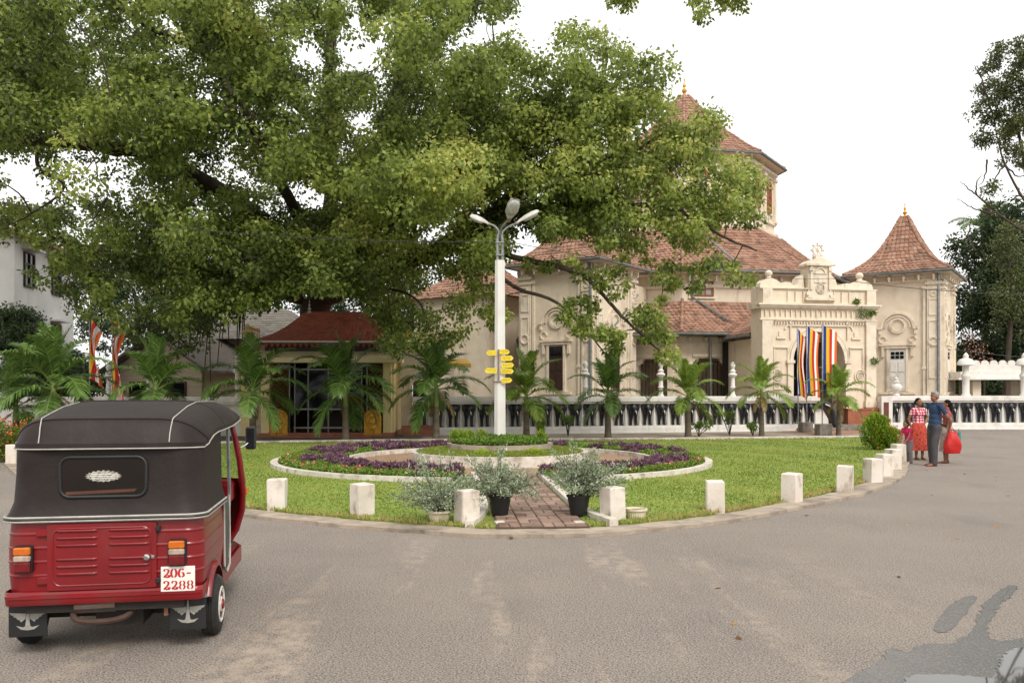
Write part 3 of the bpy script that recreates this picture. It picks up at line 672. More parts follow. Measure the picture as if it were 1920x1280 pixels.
# upper wall windows and rain pipes
m = FACE(8, PH, 0, 8.7)
for x in (-2.55, 2.55):
    fr = MB(); 
    for dx in (-.58, -.19, .19, .58): fr.box((x + dx, -.04, 7.05), (.05 if abs(dx) < .5 else .08, .1, .75))
    for z in (6.7, 7.05, 7.4): fr.box((x, -.04, z), (1.2, .1, .05 if z == 7.05 else .08))
    w_ = fr.xf(m).build('clerestory_window', WOODB, temple); MB().box((x, -.02, 7.05), (1.1, .03, .7)).xf(m).build('pane', PANE, w_)
    sr = MB().box((x, -.03, 7.52), (1.5, .1, .08)); sr.box((x, -.03, 6.58), (1.5, .12, .08))
    for dx in (-.7, .7): sr.box((x + dx, -.03, 7.05), (.08, .08, .95))
    sr.xf(m).build('surround', STUCCO_TRIM, w_)
for pts in ([(-3.1, -8.85, 7.8), (-3.1, -8.85, 6.6), (-2.9, -9.0, 6.4), (-1.9, -10.6, 5.25)], [(-1.9, -6.0, 10.9), (-.6, -9.35, 8.15)], [(-5.4, -7.0, 9.6), (-6.2, -8.3, 8.6)], [(-6.2, -9.2, 6.6), (-8.2, -11.2, 4.7)], [(-3.3, -11.0, 4.45), (-3.05, -10.95, 4.1), (-3.0, -10.95, .8)]):
    MB().tube(pts, .06, 7).build('rain_pipe', STEEL, temple, 50)

# --- gatehouse (portico) in front of face 0
PY = -15.3; HW = 3.1; TH = 1.0
gate = MB(); arch_wall(gate, -HW, HW, .25, 5.9, .0, 1.4, 3.25, PY, PY + TH); gate.box((0, PY + TH / 2, 6.3), (2 * HW, TH, .85)); 
gate = gate.build('gatehouse', STUCCO, temple)
b_ = MB(); cornice(b_, -HW, HW, 5.72, PY, ((0, .07, .08), (.07, .16, .17), (.16, .24, .24))); cornice(b_, -HW, HW, 5.12, PY, ((0, .06, .05), (.06, .13, .11)))
cornice(b_, -HW, HW, 6.62, PY, ((0, .05, .04), (.05, .1, .09)))
for side in (-1, 1): b_.box((side * (HW + .05), PY + TH / 2, 5.86), (.3, TH + .1, .24))
for x0, x1 in ((-HW, -2.55), (2.55, HW)): b_.box(((x0 + x1) / 2, PY - .06, 3.0), (x1 - x0, .14, 4.3)); b_.box(((x0 + x1) / 2, PY - .08, 1.2), (.68, .2, .3)); b_.box(((x0 + x1) / 2, PY - .07, 6.3), (.5, .16, .7))
for s_ in (-1, 1):
    b_.box((s_ * 2.05, PY - .03, 3.9), (.78, .08, .06)); b_.box((s_ * 2.05, PY - .03, 4.35), (.5, .08, .1)); b_.box((s_ * 2.05, PY - .03, 4.52), (.24, .08, .26))
    for dx in (-.36, .36): b_.box((s_ * 2.05 + dx, PY - .02, 2.9), (.05, .06, 1.9))
    b_.box((s_ * 2.05, PY - .02, 1.93), (.78, .06, .06)); b_.box((s_ * 1.57, PY - .06, 3.22), (.42, .18, .14)); b_.box((s_ * 1.57, PY - .05, 2.0), (.3, .12, 2.3))
    b_.box((s_ * 1.55, PY - .03, 4.75), (.06, .1, .9)); halfring(b_, (s_ * 1.62, 4.75), .18, .26, PY - .06, PY + .02, 8, 90 if s_ < 0 else 0, 180 if s_ < 0 else 90)
    ringm(b_, (s_ * 2.28, 2.55), .33, .05, PY - .06); ringm(b_, (s_ * 2.28, 2.55), .22, .04, PY - .09)
    for j in range(4): ringm(b_, (s_ * 2.28 + .09 * math.cos(j * PI / 2), 2.55 + .09 * math.sin(j * PI / 2)), .06, .03, PY - .07, 10)
b_.box((0, PY - .03, 4.95), (3.3, .1, .08)); halfring(b_, (0, 3.25), 1.4, 1.58, PY - .07, PY + .02, 20); halfring(b_, (0, 3.25), 1.62, 1.68, PY - .04, PY + .02, 20)
for j in range(22): b_.box((-HW + .2 + j * (2 * HW - .4) / 21, PY - .05, 5.52), (.05, .06, .28))
for j in range(40): b_.box((-HW + .1 + j * (2 * HW - .2) / 39, PY - .08, 5.06), (.07, .1, .07))
for j in range(9): b_.box((-1.7 + j * .42 - .0, PY - .03, 6.33), (.04, .08, .5))
b_.build('mouldings', STUCCO_TRIM, gate)
b_ = MB()                                     # parapet domes, scrolls and crest
for s_ in (-1, 1):
    b_.prismy([(s_ * 3.1, 6.75), (s_ * 3.05, 6.95), (s_ * 2.8, 7.12), (s_ * 2.5, 7.2), (s_ * 2.2, 7.1), (s_ * 1.95, 6.95), (s_ * 1.7, 7.02), (s_ * 1.45, 7.0), (s_ * 1.3, 6.85), (s_ * 1.1, 6.9), (s_ * 1.0, 7.2), (s_ * .78, 7.4), (s_ * .7, 6.72)][::s_], PY + .12, PY + .7)
    b_.lathe([(.12, 7.1), (.16, 7.2), (.1, 7.27), (.17, 7.36), (.19, 7.46), (.1, 7.56), (0, 7.6)], 10, (s_ * 2.5, PY + .35, 0))
cr = [(-.72, 6.1), (.72, 6.1), (.72, 6.5), (.62, 6.6), (.62, 7.75), (.74, 7.78), (.74, 7.88), (.5, 8.05), (.2, 8.14), (-.2, 8.14), (-.5, 8.05), (-.74, 7.88), (-.74, 7.78), (-.62, 7.75), (-.62, 6.6), (-.72, 6.5)]
b_.prismy(cr, PY - .12, PY + .6); b_.box((0, PY - .14, 6.2), (1.62, .16, .12)); b_.box((0, PY - .14, 7.82), (1.6, .2, .09))
for s_ in (-1, 1): b_.box((s_ * .5, PY - .15, 7.2), (.12, .1, 1.1)); b_.box((s_ * .52, PY - .17, 7.6), (.2, .14, .14)); b_.box((s_ * .6, PY - .17, 6.32), (.2, .14, .16))
b_.box((0, PY - .13, 7.0), (.62, .06, .05)); b_.box((0, PY - .13, 7.42), (.7, .06, .05)); halfring(b_, (0, 7.42), .24, .3, PY - .17, PY - .1, 12)
ringm(b_, (0, 6.72), .24, .05, PY - .18); b_.box((0, PY - .15, 6.72), (.26, .05, .3)); b_.box((0, PY + .1, 8.2), (.4, .3, .14))
b_.build('crest', STUCCO_TRIM, gate)
b_ = MB()                                     # wheel of eight spokes on top
pts = [(.25 * math.cos(2 * PI * k / 24), PY + .1, 8.56 + .25 * math.sin(2 * PI * k / 24)) for k in range(24)]; b_.tube(pts, .04, 6, False, True)
for k in range(8): a = 2 * PI * k / 8; b_.tube([(0, PY + .1, 8.56), (.31 * math.cos(a), PY + .1, 8.56 + .31 * math.sin(a))], .026, 5); b_.lathe([(0, -.07), (.07, 0), (0, .07)], 8, (.33 * math.cos(a), PY + .1, 8.56 + .33 * math.sin(a)))
b_.build('wheel_emblem', STUCCO_TRIM, gate)
for s_ in (-1, 1):
    b_ = MB(); b_.box((s_ * 2.27, PY - .16, .6), (1.78, .36, .74)); b_.box((s_ * 2.27, PY - .18, .3), (1.86, .44, .14)); b_.box((s_ * 2.27, PY - .17, .97), (1.84, .42, .07)); b_.build('plinth', BRICK_TILE, gate)
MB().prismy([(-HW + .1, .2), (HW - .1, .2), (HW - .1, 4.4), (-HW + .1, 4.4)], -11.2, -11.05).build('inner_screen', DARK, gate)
for s_ in (-1, 1): MB().box((s_ * 2.6, (PY + TH - 10.8) / 2, 2.2), (.25, abs(PY + TH + 10.8), 4.4)).build('side_wall', STUCCO, gate)
b_ = MB(); tn = []
for s_ in (-1, 1):
    nrow = 9; x0, z0, x1, z1 = s_ * 3.15, 4.6, 0, 6.15
    for r in range(nrow):
        for j in range(22):
            ya = PY + TH + .02 + j * .27; yb = ya + .27; fa, fb = r / nrow, (r + 1.15) / nrow
            xa, za, xb, zb = x0 + (x1 - x0) * fa, z0 + (z1 - z0) * fa, x0 + (x1 - x0) * min(1, fb), z0 + (z1 - z0) * min(1, fb)
            b_.add([(xa, ya, za + .05), (xa, (ya + yb) / 2, za + .08), (xa, yb, za + .05), (xb, yb, zb + .02), (xb, (ya + yb) / 2, zb + .05), (xb, ya, zb + .02), (xa, ya, za), (xa, yb, za)], [(0, 1, 4, 5), (1, 2, 3, 4), (6, 7, 2, 1, 0)]); tn += [float(np.clip(rng.normal(.45, .24), 0, 1))] * 8
finish_tiles(b_, tn, 'cross_roof_tiles', TILE, gate)
for s_ in (-1, 1): MB().tube([(s_ * 3.2, PY + TH, 4.52), (s_ * 3.2, -11.4, 4.52)], .07, 7).build('side_gutter', GUTTER, gate)
MB().tube([(2.95, PY + TH + .3, 4.5), (2.85, PY + TH + .3, 4.2), (2.85, PY + TH + .3, .5)], .055, 7).build('rain_pipe', GUTTER, gate)
b_ = MB(); b_.box((0, PY + 1.5, .12), (5.8, 5.5, .26)); b_.box((0, PY - 1.5, .08), (4.2, .6, .14)); b_.build('step', CONCRETE, gate)
b_ = MB(); b_.box((-2.05, PY - .08, 1.55), (.85, .04, .42), 0, .005); pl = b_.build('notice_board', WHITE, gate)
# tufts of weeds rooted on the cornice
for x, z, s_ in ((2.35, 5.62, .32), (2.95, 3.3, .18), (1.95, 6.15, .15), (2.85, 5.6, .14)): shrub(gate, 'weed', (x, PY - .2, z - .05), (s_, .15, s_ * .8), 120, .11, LM_COVER, .3, .55, (.4, .2), .1, 0)

gate.scale = (.9, 1, .945); gate.location.x = .25
# --- corner towers
def tower(cx, cy, label, doors=True):
    w2 = 2.05; tw = MB().box((0, 0, 3.95), (2 * w2, 2 * w2, 7.9)).build('corner_tower', STUCCO, temple); tw.location = (cx, cy, 0); tw.rotation_euler = (0, 0, R(-45))
    tw['label'] = label
    prof = [(2.58, 7.86), (2.1, 8.15), (1.6, 8.55), (1.15, 9.1), (.75, 9.8), (.42, 10.5), (.16, 11.1)]
    b_ = MB(); tn = []; tile_roof(b_, tn, range(4), prof, 4, .23, .27, PH); finish_tiles(b_, tn, 'roof_tiles', TILE, tw)
    ring_wall(MB(), [(p[0], p[1] - .06) for p in prof], 4, PH).build('roof_deck', DARKWOOD, tw); hips(prof, 4, PH, tw, TILE, .085)
    MB().tube([(x, y, 7.78) for x, y in ngon_ring(2.64, 4, PH)], .08, 7, False, True).build('gutter', GUTTER, tw)
    b_ = MB(); ring_wall(b_, [(2.55, 7.8), (2.55, 7.74), (2.0, 7.66)], 4, PH, False); b_.build('soffit', STUCCO_TRIM, tw)
    finial(tw, 0, 0, 11.05, .5, GOLD)
    for k in (0, 1, 3):
        m = FACE(4, PH, k, w2); b_ = MB()
        for s_ in (-1, 1):
            x = s_ * 1.72
            b_.box((x, -.06, 4.2), (.62, .16, 6.3)); b_.box((x, -.1, 7.2), (.78, .24, .14)); b_.box((x, -.09, 6.95), (.7, .2, .1)); b_.box((x, -.1, 1.0), (.74, .24, .9)); b_.box((x, -.12, 1.5), (.8, .28, .1))
            for z0, z1 in ((5.6, 6.4), (2.4, 5.3)):
                for dx in (-.2, .2): b_.box((x + dx, -.15, (z0 + z1) / 2), (.04, .05, z1 - z0))
                for z in (z0, z1): b_.box((x, -.15, z), (.44, .05, .05))
            ringm(b_, (x, 4.25), .24, .05, -.2, 18); ringm(b_, (x, 6.65), .14, .05, -.18, 12)
            b_.box((s_ * 1.28, -.05, 4.2), (.12, .1, 6.0)); b_.box((s_ * 1.28, -.08, 7.0), (.22, .16, .16)); b_.box((s_ * 1.28, -.06, 2.9), (.2, .14, .12))
        cornice(b_, -w2, w2, 7.28, 0, ((0, .06, .06), (.06, .14, .12)))
        for j in range(6): b_.box((-1.75 + j * .7, -.2, 7.55), (.1, .4, .18)); b_.lathe([(0, 7.32), (.05, 7.38), (.04, 7.45)], 6, (-1.75 + j * .7, -.36, 0))
        ringm(b_, (0, 5.1), .4, .08, -.08); ringm(b_, (0, 5.1), .3, .03, -.05)
        halfring(b_, (0, 5.0), .72, .82, -.09, .02, 18); halfring(b_, (0, 5.0), .58, .64, -.06, .02, 18)
        for s_ in (-1, 1): b_.box((s_ * .86, -.08, 5.0), (.2, .16, .14)); b_.box((s_ * .86, -.06, 4.82), (.1, .12, .3)); b_.box((s_ * .7, -.06, 3.75), (.12, .12, .5)); halfring(b_, (s_ * .72, 4.4), .14, .2, -.06, .02, 10, 0, 270)
        b_.box((0, -.08, 4.12), (1.75, .18, .1)); b_.box((0, -.06, 4.0), (1.55, .14, .12)); b_.box((0, -.08, 1.62), (1.7, .22, .12)); b_.box((0, -.05, 1.5), (1.5, .14, .12))
        for s_ in (-1, 1): b_.box((s_ * .46, -.04, 2.85), (.12, .1, 2.3))
        b_.xf(m).build('mouldings', STUCCO_TRIM, tw)
        d = MB().box((0, -.02, 2.8), (.78, .06, 2.1))
        for z, h in ((2.2, .7), (3.0, .55)): 
            for dx in (-.19, .19): d.box((dx, -.06, z), (.28, .03, h))
        d.xf(m).build('shutter_door', WHITE if doors else DARKWOOD, tw)
        gl = MB()
        for dx in (-.22, 0, .22):
            for dz in (0, .2): gl.box((dx, -.065, 3.48 + dz), (.18, .02, .16))
        gl.xf(m).build('door_panes', GLASS, tw)
    MB().tube([(1.95, -2.2, 7.7), (1.95, -2.25, .3)], .07, 8).build('rain_pipe', STEEL, tw)
    MB().box((0, 0, .3), (4.4, 4.4, .6)).build('base', STUCCO_TRIM, tw)
tower(-9.4, -9.5, 'corner tower half hidden by the fig tree branches', False)
tower(8.85, -9.25, 'white-doored corner tower with pointed flared roof')
# wings joining the towers to the octagon
for s_ in (-1, 1):
    b_ = MB(); b_.box((0, 0, 3.6), (3.2, 3.0, 7.2)); o = b_.build('link_wall', STUCCO, temple); o.location = (s_ * 7.3, -7.3, 0); o.rotation_euler = (0, 0, R(-45 * 1))
# far left wing seen between the shrine and the left tower
o = MB().box((0, 0, 3.4), (5.0, 6, 6.8)).build('west_wing', STUCCO, temple); o.location = (-13.2, -3.0, 0); o.rotation_euler = (0, 0, R(-45))
b_ = MB(); tn = []; tile_roof(b_, tn, range(4), [(3.3, 6.7), (1.6, 7.9), (.2, 9.2)], 4, .25, .3, PH); o2 = finish_tiles(b_, tn, 'roof_tiles', TILE, o)
# ================================================================ smooth bodies: capsules and ellipsoids fused into one skin
def blob_mesh(name, prims, voxel, m, smooth_it=4):
    b_ = MB()
    for p in prims:
        if p[0] == 'c':
            a, r0, c, r1 = Vector(p[1]), p[2], Vector(p[3]), p[4]; b_.tube([a, c], [r0, r1], 14)
            for q, r in ((a, r0), (c, r1)): b_.lathe([(r * math.sin(PI * k / 8) + 1e-7 * (k in (0, 8)), -r * math.cos(PI * k / 8)) for k in range(9)], 14, q)
        else:
            c, rd = Vector(p[1]), p[2]; rm = Euler([R(x) for x in (p[3] if len(p) > 3 else (0, 0, 0))]).to_matrix()
            b_.lathe([(max(1e-7, math.sin(PI * k / 12)), -math.cos(PI * k / 12)) for k in range(13)], 18, c, rm @ Matrix.Diagonal(rd))
    me = b_.mesh(name + '_src'); o = bpy.data.objects.new('tmp', me); col.objects.link(o)
    md = o.modifiers.new('r', 'REMESH'); md.mode = 'VOXEL'; md.voxel_size = voxel
    sm = o.modifiers.new('s', 'SMOOTH'); sm.factor = .5; sm.iterations = smooth_it
    dg = bpy.context.evaluated_depsgraph_get(); ev = bpy.data.meshes.new_from_object(o.evaluated_get(dg)); bpy.data.objects.remove(o); bpy.data.meshes.remove(me)
    ev.name = name; ev.materials.clear(); ev.materials.append(m); ev.polygons.foreach_set('use_smooth', [True] * len(ev.polygons)); return ev

# ================================================================ elephant balustrade
EL = [('e', (0, -.02, 1.12), (.26, .12, .13)), ('e', (0, -.1, 1.04), (.16, .11, .17)), ('e', (0, -.04, .94), (.2, .1, .13))]
for s_ in (-1, 1):
    EL += [('c', (s_ * .135, -.03, .95), .085, (s_ * .115, -.04, .65), .068), ('c', (s_ * .115, -.04, .65), .068, (s_ * .115, -.05, .38), .058), ('e', (s_ * .12, -.07, .345), (.072, .085, .035)), ('e', (s_ * .21, -.05, 1.04), (.07, .05, .15), (0, s_ * 14, 0))]
EL += [('c', (-.02, -.2, 1.0), .062, (-.07, -.19, .8), .05), ('c', (-.07, -.19, .8), .05, (-.125, -.14, .55), .04), ('c', (-.125, -.14, .55), .04, (-.135, -.13, .42), .034)]
EL_ME = blob_mesh('elephant', EL, .02, BLACK, 2)
TUSK = MB().tube([(.03, -.2, .93), (.05, -.24, .85), (.04, -.27, .77)], [.026, .022, .006], 7).mesh('tusk', WHITE, True)
def trunk_end(t, x, s_):                           # carved elephant trunk scrolling down to the ground at the rail end
    pts = [(x, -.1, 1.12), (x + s_ * .22, -.1, 1.2), (x + s_ * .5, -.1, 1.12), (x + s_ * .72, -.1, .85), (x + s_ * .82, -.1, .5), (x + s_ * .84, -.1, .25)]
    b_ = MB().tube(smooth_path(pts, 5), [.17, .18, .18, .18, .175, .17, .165, .16, .155, .15, .145, .14, .135, .13, .125, .12, .115, .11, .11, .11, .11, .11, .11, .11, .11, .11][:26], 12)
    b_.lathe([(0, -.15), (.15, -.13), (.17, 0), (.15, .13), (0, .15)], 14, (x + s_ * .95, -.1, .17), Matrix.Rotation(R(90), 3, 'X'))
    b_.build('trunk_scroll', BLACK, t, True)
    MB().tube([(x + s_ * .3, -.24, 1.16), (x + s_ * .5, -.27, 1.08), (x + s_ * .6, -.27, .98)], [.03, .028, .01], 7).build('tusk', WHITE, t)
    MB().lathe([(.0, -.03), (.035, 0), (0, .03)], 8, (x + s_ * .1, -.25, 1.22)).build('eye', WHITE, t)
    MB().prismy([(x, 0), (x + s_ * .62, 0), (x + s_ * .6, .5), (x + s_ * .35, .9), (x, 1.05)][::s_], .0, .1).build('end_panel', WHITE, t)
def post(t, x, z0, h, kind):
    s_ = h / .8
    if kind == 'ball': pr = [(.13, 0), (.13, .04), (.09, .08), (.085, .34 * s_), (.13, .38 * s_), (.09, .42 * s_), (.085, .8 * s_), (.17, .86 * s_), (.19, .92 * s_), (.1, 1.0 * s_), (.13, 1.06 * s_), (.06, 1.16 * s_), (.1, 1.26 * s_), (.11, 1.34 * s_), (.05, 1.44 * s_), (0, 1.46 * s_)]
    elif kind == 'dome': pr = [(.2, 0), (.2, .05), (.15, .1), (.15, .75), (.2, .85), (.2, .95), (.13, 1.05), (.13, 1.35), (.38, 1.4), (.36, 1.52), (.26, 1.66), (.1, 1.72), (.13, 1.8), (.08, 1.9), (0, 1.98)]
    else: pr = [(.14, 0), (.16, .05), (.07, .12), (.2, .25), (.25, .4), (.2, .5), (.1, .56), (.14, .62), (.07, .72), (.09, .8), (0, .86)]
    MB().lathe(pr, 14, (x, .05, z0)).build('pillar' if kind != 'urn' else 'urn', WHITE, t, 50)
def balustrade(A, B, label, posts, ends, plain=0):
    A, B = Vector(A), Vector(B); L = (B - A).length; t = thing('balustrade', (A.x, A.y, 0), label, 'balustrade', math.atan2(B.y - A.y, B.x - A.x))
    b_ = MB(); b_.box((L / 2, 0, .11), (L, .5, .22)); b_.box((L / 2, 0, .26), (L - .02, .42, .1)); b_.box((L / 2, 0, .02), (L + .06, .6, .05)); b_.build('base', WHITE, t)
    MB().box((L / 2, .09, .78), (L - .04, .1, .96)).build('back_panel', WHITE, t)
    b_ = MB(); b_.box((L / 2, 0, 1.26), (L, .36, .09)); b_.box((L / 2, 0, 1.38), (L + .1, .5, .15)); b_.box((L / 2, 0, 1.485), (L + .04, .42, .06)); b_.build('rail', WHITE, t)
    n = int(L / .62); 
    if not plain:
        for k in range(n):
            x = (k + .5) * L / n; e = link('elephant', EL_ME, t, (x, 0, 0)); e.rotation_euler = (0, 0, rng.normal() * .03); link('tusk', TUSK, e)
            b2 = MB().lathe([(.09, .31), (.1, .36), (.07, .5), (.045, .9), (.03, 1.22)], 10, (x + L / n / 2, .02, 0)).build('baluster', WHITE, t, 50)
    for x, kind, h in posts: post(t, x, 1.51, h, kind)
    for x, s_ in ends: trunk_end(t, x, s_)
    return t
A, B = (-3.85, 33.3, 0), (13.25, 37.2, 0); dirv = (Vector(B) - Vector(A)).normalized()
def along(px):                                       # where the sight line of a photo column meets the rail
    k = (px - 960) / F; return (k * A[1] - A[0]) / (dirv.x - k * dirv.y)
BAL1 = balustrade(A, B, 'white balustrade with a row of black carved elephants before the temple veranda', [(along(p), 'ball', .8) for p in (1098, 1240, 1375)], [((Vector(B) - Vector(A)).length, 1)])
BAL2 = balustrade((17.0, 38.7, 0), (27.5, 38.7, 0), 'white elephant balustrade behind the talking people', [(.45, 'urn', 1), ((1812 - 960) / F * 38.7 - 17.0, 'dome', 1), ((1922 - 960) / F * 38.7 - 17.0, 'dome', 1)], [])
b_ = MB(); b_.box((-.12, 0, .75), (.5, .6, 1.5)); b_.build('end_pier', WHITE, BAL2); MB().box((-.16, -.31, .85), (.22, .03, .75)).build('red_inlay', mat('dark_red_paint', '6E3A30', '5A2A22', 6, .7), BAL2)
# plain white rails on the shrine side
BAL3 = balustrade((-22, 33.6, 0), (-10.2, 33.2, 0), 'plain white parapet wall behind the tuk-tuk and the flags', [(9.6 - 1.8, 'ball', .9), (11.3, 'ball', .9), (4.0, 'ball', .9), (6.2, 'ball', .7)], [], 1)

# ================================================================ lamp post with arrow signs
LP = Vector((GC[0], GC[1], 0)); kx = 20.5 / F
lamp = thing('lamp_post', LP, 'tall white lamp post with three lamp heads standing in the round planter', 'lamp post')
def L2(px, py, dy=0): return ((px - 937) * kx, dy, EYE - (py - HZ) * kx)
POLEM = mat('white_pole_paint', 'D6D4CF', 'C9C5BE', 1.5, .6, .1, 30, dirt=('9A8468', 1.6, .62, .85, .3))
MB().lathe([(.148, .5), (.125, 4.87)], 8, ph=.5).build('column', POLEM, lamp)
RUST = mat('rusty_steel', '7C7A74', '8A5A40', 7, .6, .2, 40, metal=.4)
b_ = MB(); 
for dx in (-.06, .06): b_.tube([(dx, -.02, 4.7), (dx, -.02, 5.35), (dx * .7, -.02, 5.5)], .035, 8)
b_.box((0, -.02, 5.0), (.2, .12, .03)); b_.box((0, -.02, 5.3), (.2, .12, .03)); b_.build('pipes', STEEL, lamp)
HEADM = mat('lamp_housing', 'C4C2BA', 'A19F96', 6, .5, .1, 30); LENS = mat('lamp_lens', 'B9BAB4', '97978F', 12, .25, .3, 60)
def head(root, tip, width, roll):
    root, tip = Vector(root), Vector(tip); ax = tip - root; L = ax.length; q = ax.to_track_quat('X', 'Z').to_matrix().to_4x4(); M_ = Matrix.Translation(root) @ q @ Matrix.Rotation(roll, 4, 'X')
    b_ = MB(); rows = []
    for t_, w_, h_ in ((0, .04, .03), (.12, .05, .04), (.25, width * .6, .06), (.45, width, .08), (.75, width, .085), (.95, width * .75, .06), (1, width * .4, .03)):
        rows.append([(t_ * L, w_ * math.cos(a), h_ * math.sin(a)) for a in [PI * k / 8 for k in range(9)]])
    b_.grid(rows); b_.add([r[0] for r in rows] + [r[-1] for r in reversed(rows)], [tuple(range(14))]); h = b_.xf(M_).build('lamp_head', HEADM, lamp, 50)
    b_ = MB(); rows = []
    for t_, w_ in ((.3, .02), (.36, width * .7), (.5, width * .9), (.75, width * .9), (.9, width * .65), (.96, .02)):
        rows.append([(t_ * L, w_ * math.cos(a), -.004 - .08 * math.sin(a) * (w_ / width)) for a in [PI * k / 8 for k in range(9)]])
    b_.grid(rows).xf(M_).build('lens', LENS, h, True)
for pts, hd in (([L2(935, 445), L2(934, 432), L2(925, 423), L2(914, 420)], (L2(918, 421), L2(881, 405), .13, R(-20))), ([L2(937, 445), L2(940, 430, -.1), L2(952, 418, -.3)], (L2(953, 420, -.3), L2(966, 386, -.75), .16, 0)), ([L2(940, 445), L2(943, 434), L2(955, 424), L2(972, 418)], (L2(966, 420), L2(1010, 396), .12, R(15)))):
    MB().tube(smooth_path(pts, 5), .024, 7).build('arm', STEEL, lamp); head(*hd)
    MB().tube([Vector(hd[0]), Vector(hd[0]) + (Vector(hd[1]) - Vector(hd[0])) * .14], .045, 8).build('arm_joint', RUST, lamp)
b_ = MB(); b_.box((-.03, -.155, EYE - (686 - HZ) * kx), (.045, .02, .78)); b_.tube([(.155 * math.cos(a), .155 * math.sin(a), 1.96) for a in [2 * PI * k / 16 for k in range(16)]], .012, 5, False, True); bar = b_.build('sign_bar', RUST, lamp)
SIGNM = mat('yellow_sign_paint', 'E8CF2A', 'DEC01E', 8, .5); INK = mat('sign_ink', '3A3016', None, rough=.6); EDGE = mat('sign_border', 'F2E48A', None, rough=.5)
def arrow(px, py, s_, wdt, tilt):
    c = Vector(L2(px, py, -.18)); w_, h_ = wdt * kx / 2, .06
    M_ = Matrix.Translation(c) @ Matrix.Rotation(R(tilt), 4, 'Y')
    o = MB().prismy([(s_ * x, z) for x, z in ((-w_, -h_), (w_ - .05, -h_), (w_, 0), (w_ - .05, h_), (-w_, h_))][::s_], -.006, .006, M_).build('direction_sign', SIGNM, lamp)
    b_ = MB()                                        # two rows of small script marks, as the photo shows them: unreadable
    for row, zc, hh in ((0, .022, .026), (1, -.022, .018)):
        x = -w_ * .82
        while x < w_ * .62:
            l = rng.uniform(.008, .017); z = zc + rng.normal() * .002
            b_.tube([(s_ * x, -.0085, z - hh / 2), (s_ * (x + l * .3), -.0085, z + hh / 2 * rng.uniform(.3, 1)), (s_ * (x + l), -.0085, z - hh / 2 * rng.uniform(0, 1))], .0026, 4); x += l + rng.choice([.003, .003, .004, .016])
    b_.xf(M_).build('script_marks', INK, o)['kind'] = 'stuff'
    b_ = MB().tube([M_ @ Vector((s_ * x, -.008, z)) for x, z in ((-w_ + .006, -h_ + .006), (w_ - .053, -h_ + .006), (w_ - .008, 0), (w_ - .053, h_ - .006), (-w_ + .006, h_ - .006))], .0025, 4, False, True).build('border', EDGE, o)
for a in ((921, 662, -1, 19, -2), (920, 695, -1, 23, 0), (946, 660, 1, 19, 3), (951, 672, 1, 23, -1), (952, 685, 1, 23, -3), (951, 696, 1, 24, 1), (950, 713, 1, 20, -4)): arrow(*a)

# ================================================================ flags
FLAGM = mat('flag_cloth', 'FFFFFF', None, rough=.8)
def flag_mat():
    m = mat('five_colour_flag', 'FFFFFF', None, rough=.85); t = m.node_tree; N = t.nodes; r = N.new('ShaderNodeValToRGB'); r.color_ramp.interpolation = 'CONSTANT'; e = r.color_ramp.elements
    cols_ = ['E9E6E4', '1C2F78', 'E3B41E', 'C62A26', 'E9E6E4', 'D9662A']
    for k in range(2, 6): e.new(.5)
    for k, c in enumerate(cols_): e[k].position = (0, .06, .27, .47, .65, .83)[k]
    for k, c in enumerate(cols_): e[k].color = lin(c)
    at = N.new('ShaderNodeAttribute'); at.attribute_name = 'tint'; t.links.new(at.outputs['Fac'], r.inputs[0]); t.links.new(r.outputs[0], N['Principled BSDF'].inputs['Base Color']); return m
FLAGM = flag_mat()
def flag(base, h, px_w, fl, label, twist, bias=0, block=True, lean=0):
    t = thing('flag', base, label, 'flag', group='five-colour flags on thin poles')
    MB().tube([(0, 0, 0), (lean, 0, h)], .022, 7).build('pole', STEEL, t)
    nu, nv = 36, 40; rows = []; tint = []
    for j in range(nv + 1):
        v = j / nv; row = []
        top = h - .03 - v * fl
        for i in range(nu + 1):
            u = i / nu; w_ = px_w * (1 - twist * (.25 + .6 * math.sin(v * 2.6 + .4) ** 2))
            x = u * w_ + .05 * twist * math.sin(v * 7 + u * 3); y = -.1 * math.sin(u * 9 + v * 2.2 + bias) * (.35 + twist) * (.3 + u) * (.4 + .6 * v)
            z = top - u * (.28 + .55 * twist) * (1 - v * .45); row.append((x + lean * (1 - v * .6), y, z)); tint.append(min(.999, u * (1 + 0) if twist < .6 else (.28 + .72 * u + .14 * math.sin(v * 8)) if u > .07 else .12 + .2 * v))
        rows.append(row)
    b_ = MB().grid(rows); me = b_.mesh('cloth', FLAGM, True); set_tint(me, np.clip(tint, 0, .999)); link('cloth', me, t)
    return t
def concrete_block(px, py, w_, h_, label):
    p = G(px, py); o = MB().box((0, 0, h_ / 2), (w_, w_, h_), .1, .015).build('concrete_block', CONCRETE); o.location = (p.x, p.y + w_ / 2, 0.012); tag(o, label, 'block'); return Vector((p.x, p.y + w_ / 2, h_))
p1 = concrete_block(1514, 811, .46, .42, 'square concrete block holding two flag poles by the gate')
p2 = concrete_block(1548, 817, .5, .44, 'bigger concrete block holding the flag pole nearest the yellow-green palm')
p3 = concrete_block(1496, 808, .5, .38, 'concrete planter block with a small leafy plant beside the flag blocks')
t = thing('potted_sprig', p3, 'small leafy plant growing out of a concrete block', 'plant'); shrub(t, 'foliage', (0, 0, .28), (.22, .2, .24), 160, .12, LM_LIME, .4, .5, (.4, .2), .1, 4, (0, 0, 0))
def fz(py, Y): return EYE - (py - HZ) / F * Y
flag((p1.x - .3, p1.y, .012), fz(614, p1.y), .46, 2.75, 'narrow five-colour flag on the pole farthest from the yellow-green palm, before the gate arch', .45, .3, lean=-.05)
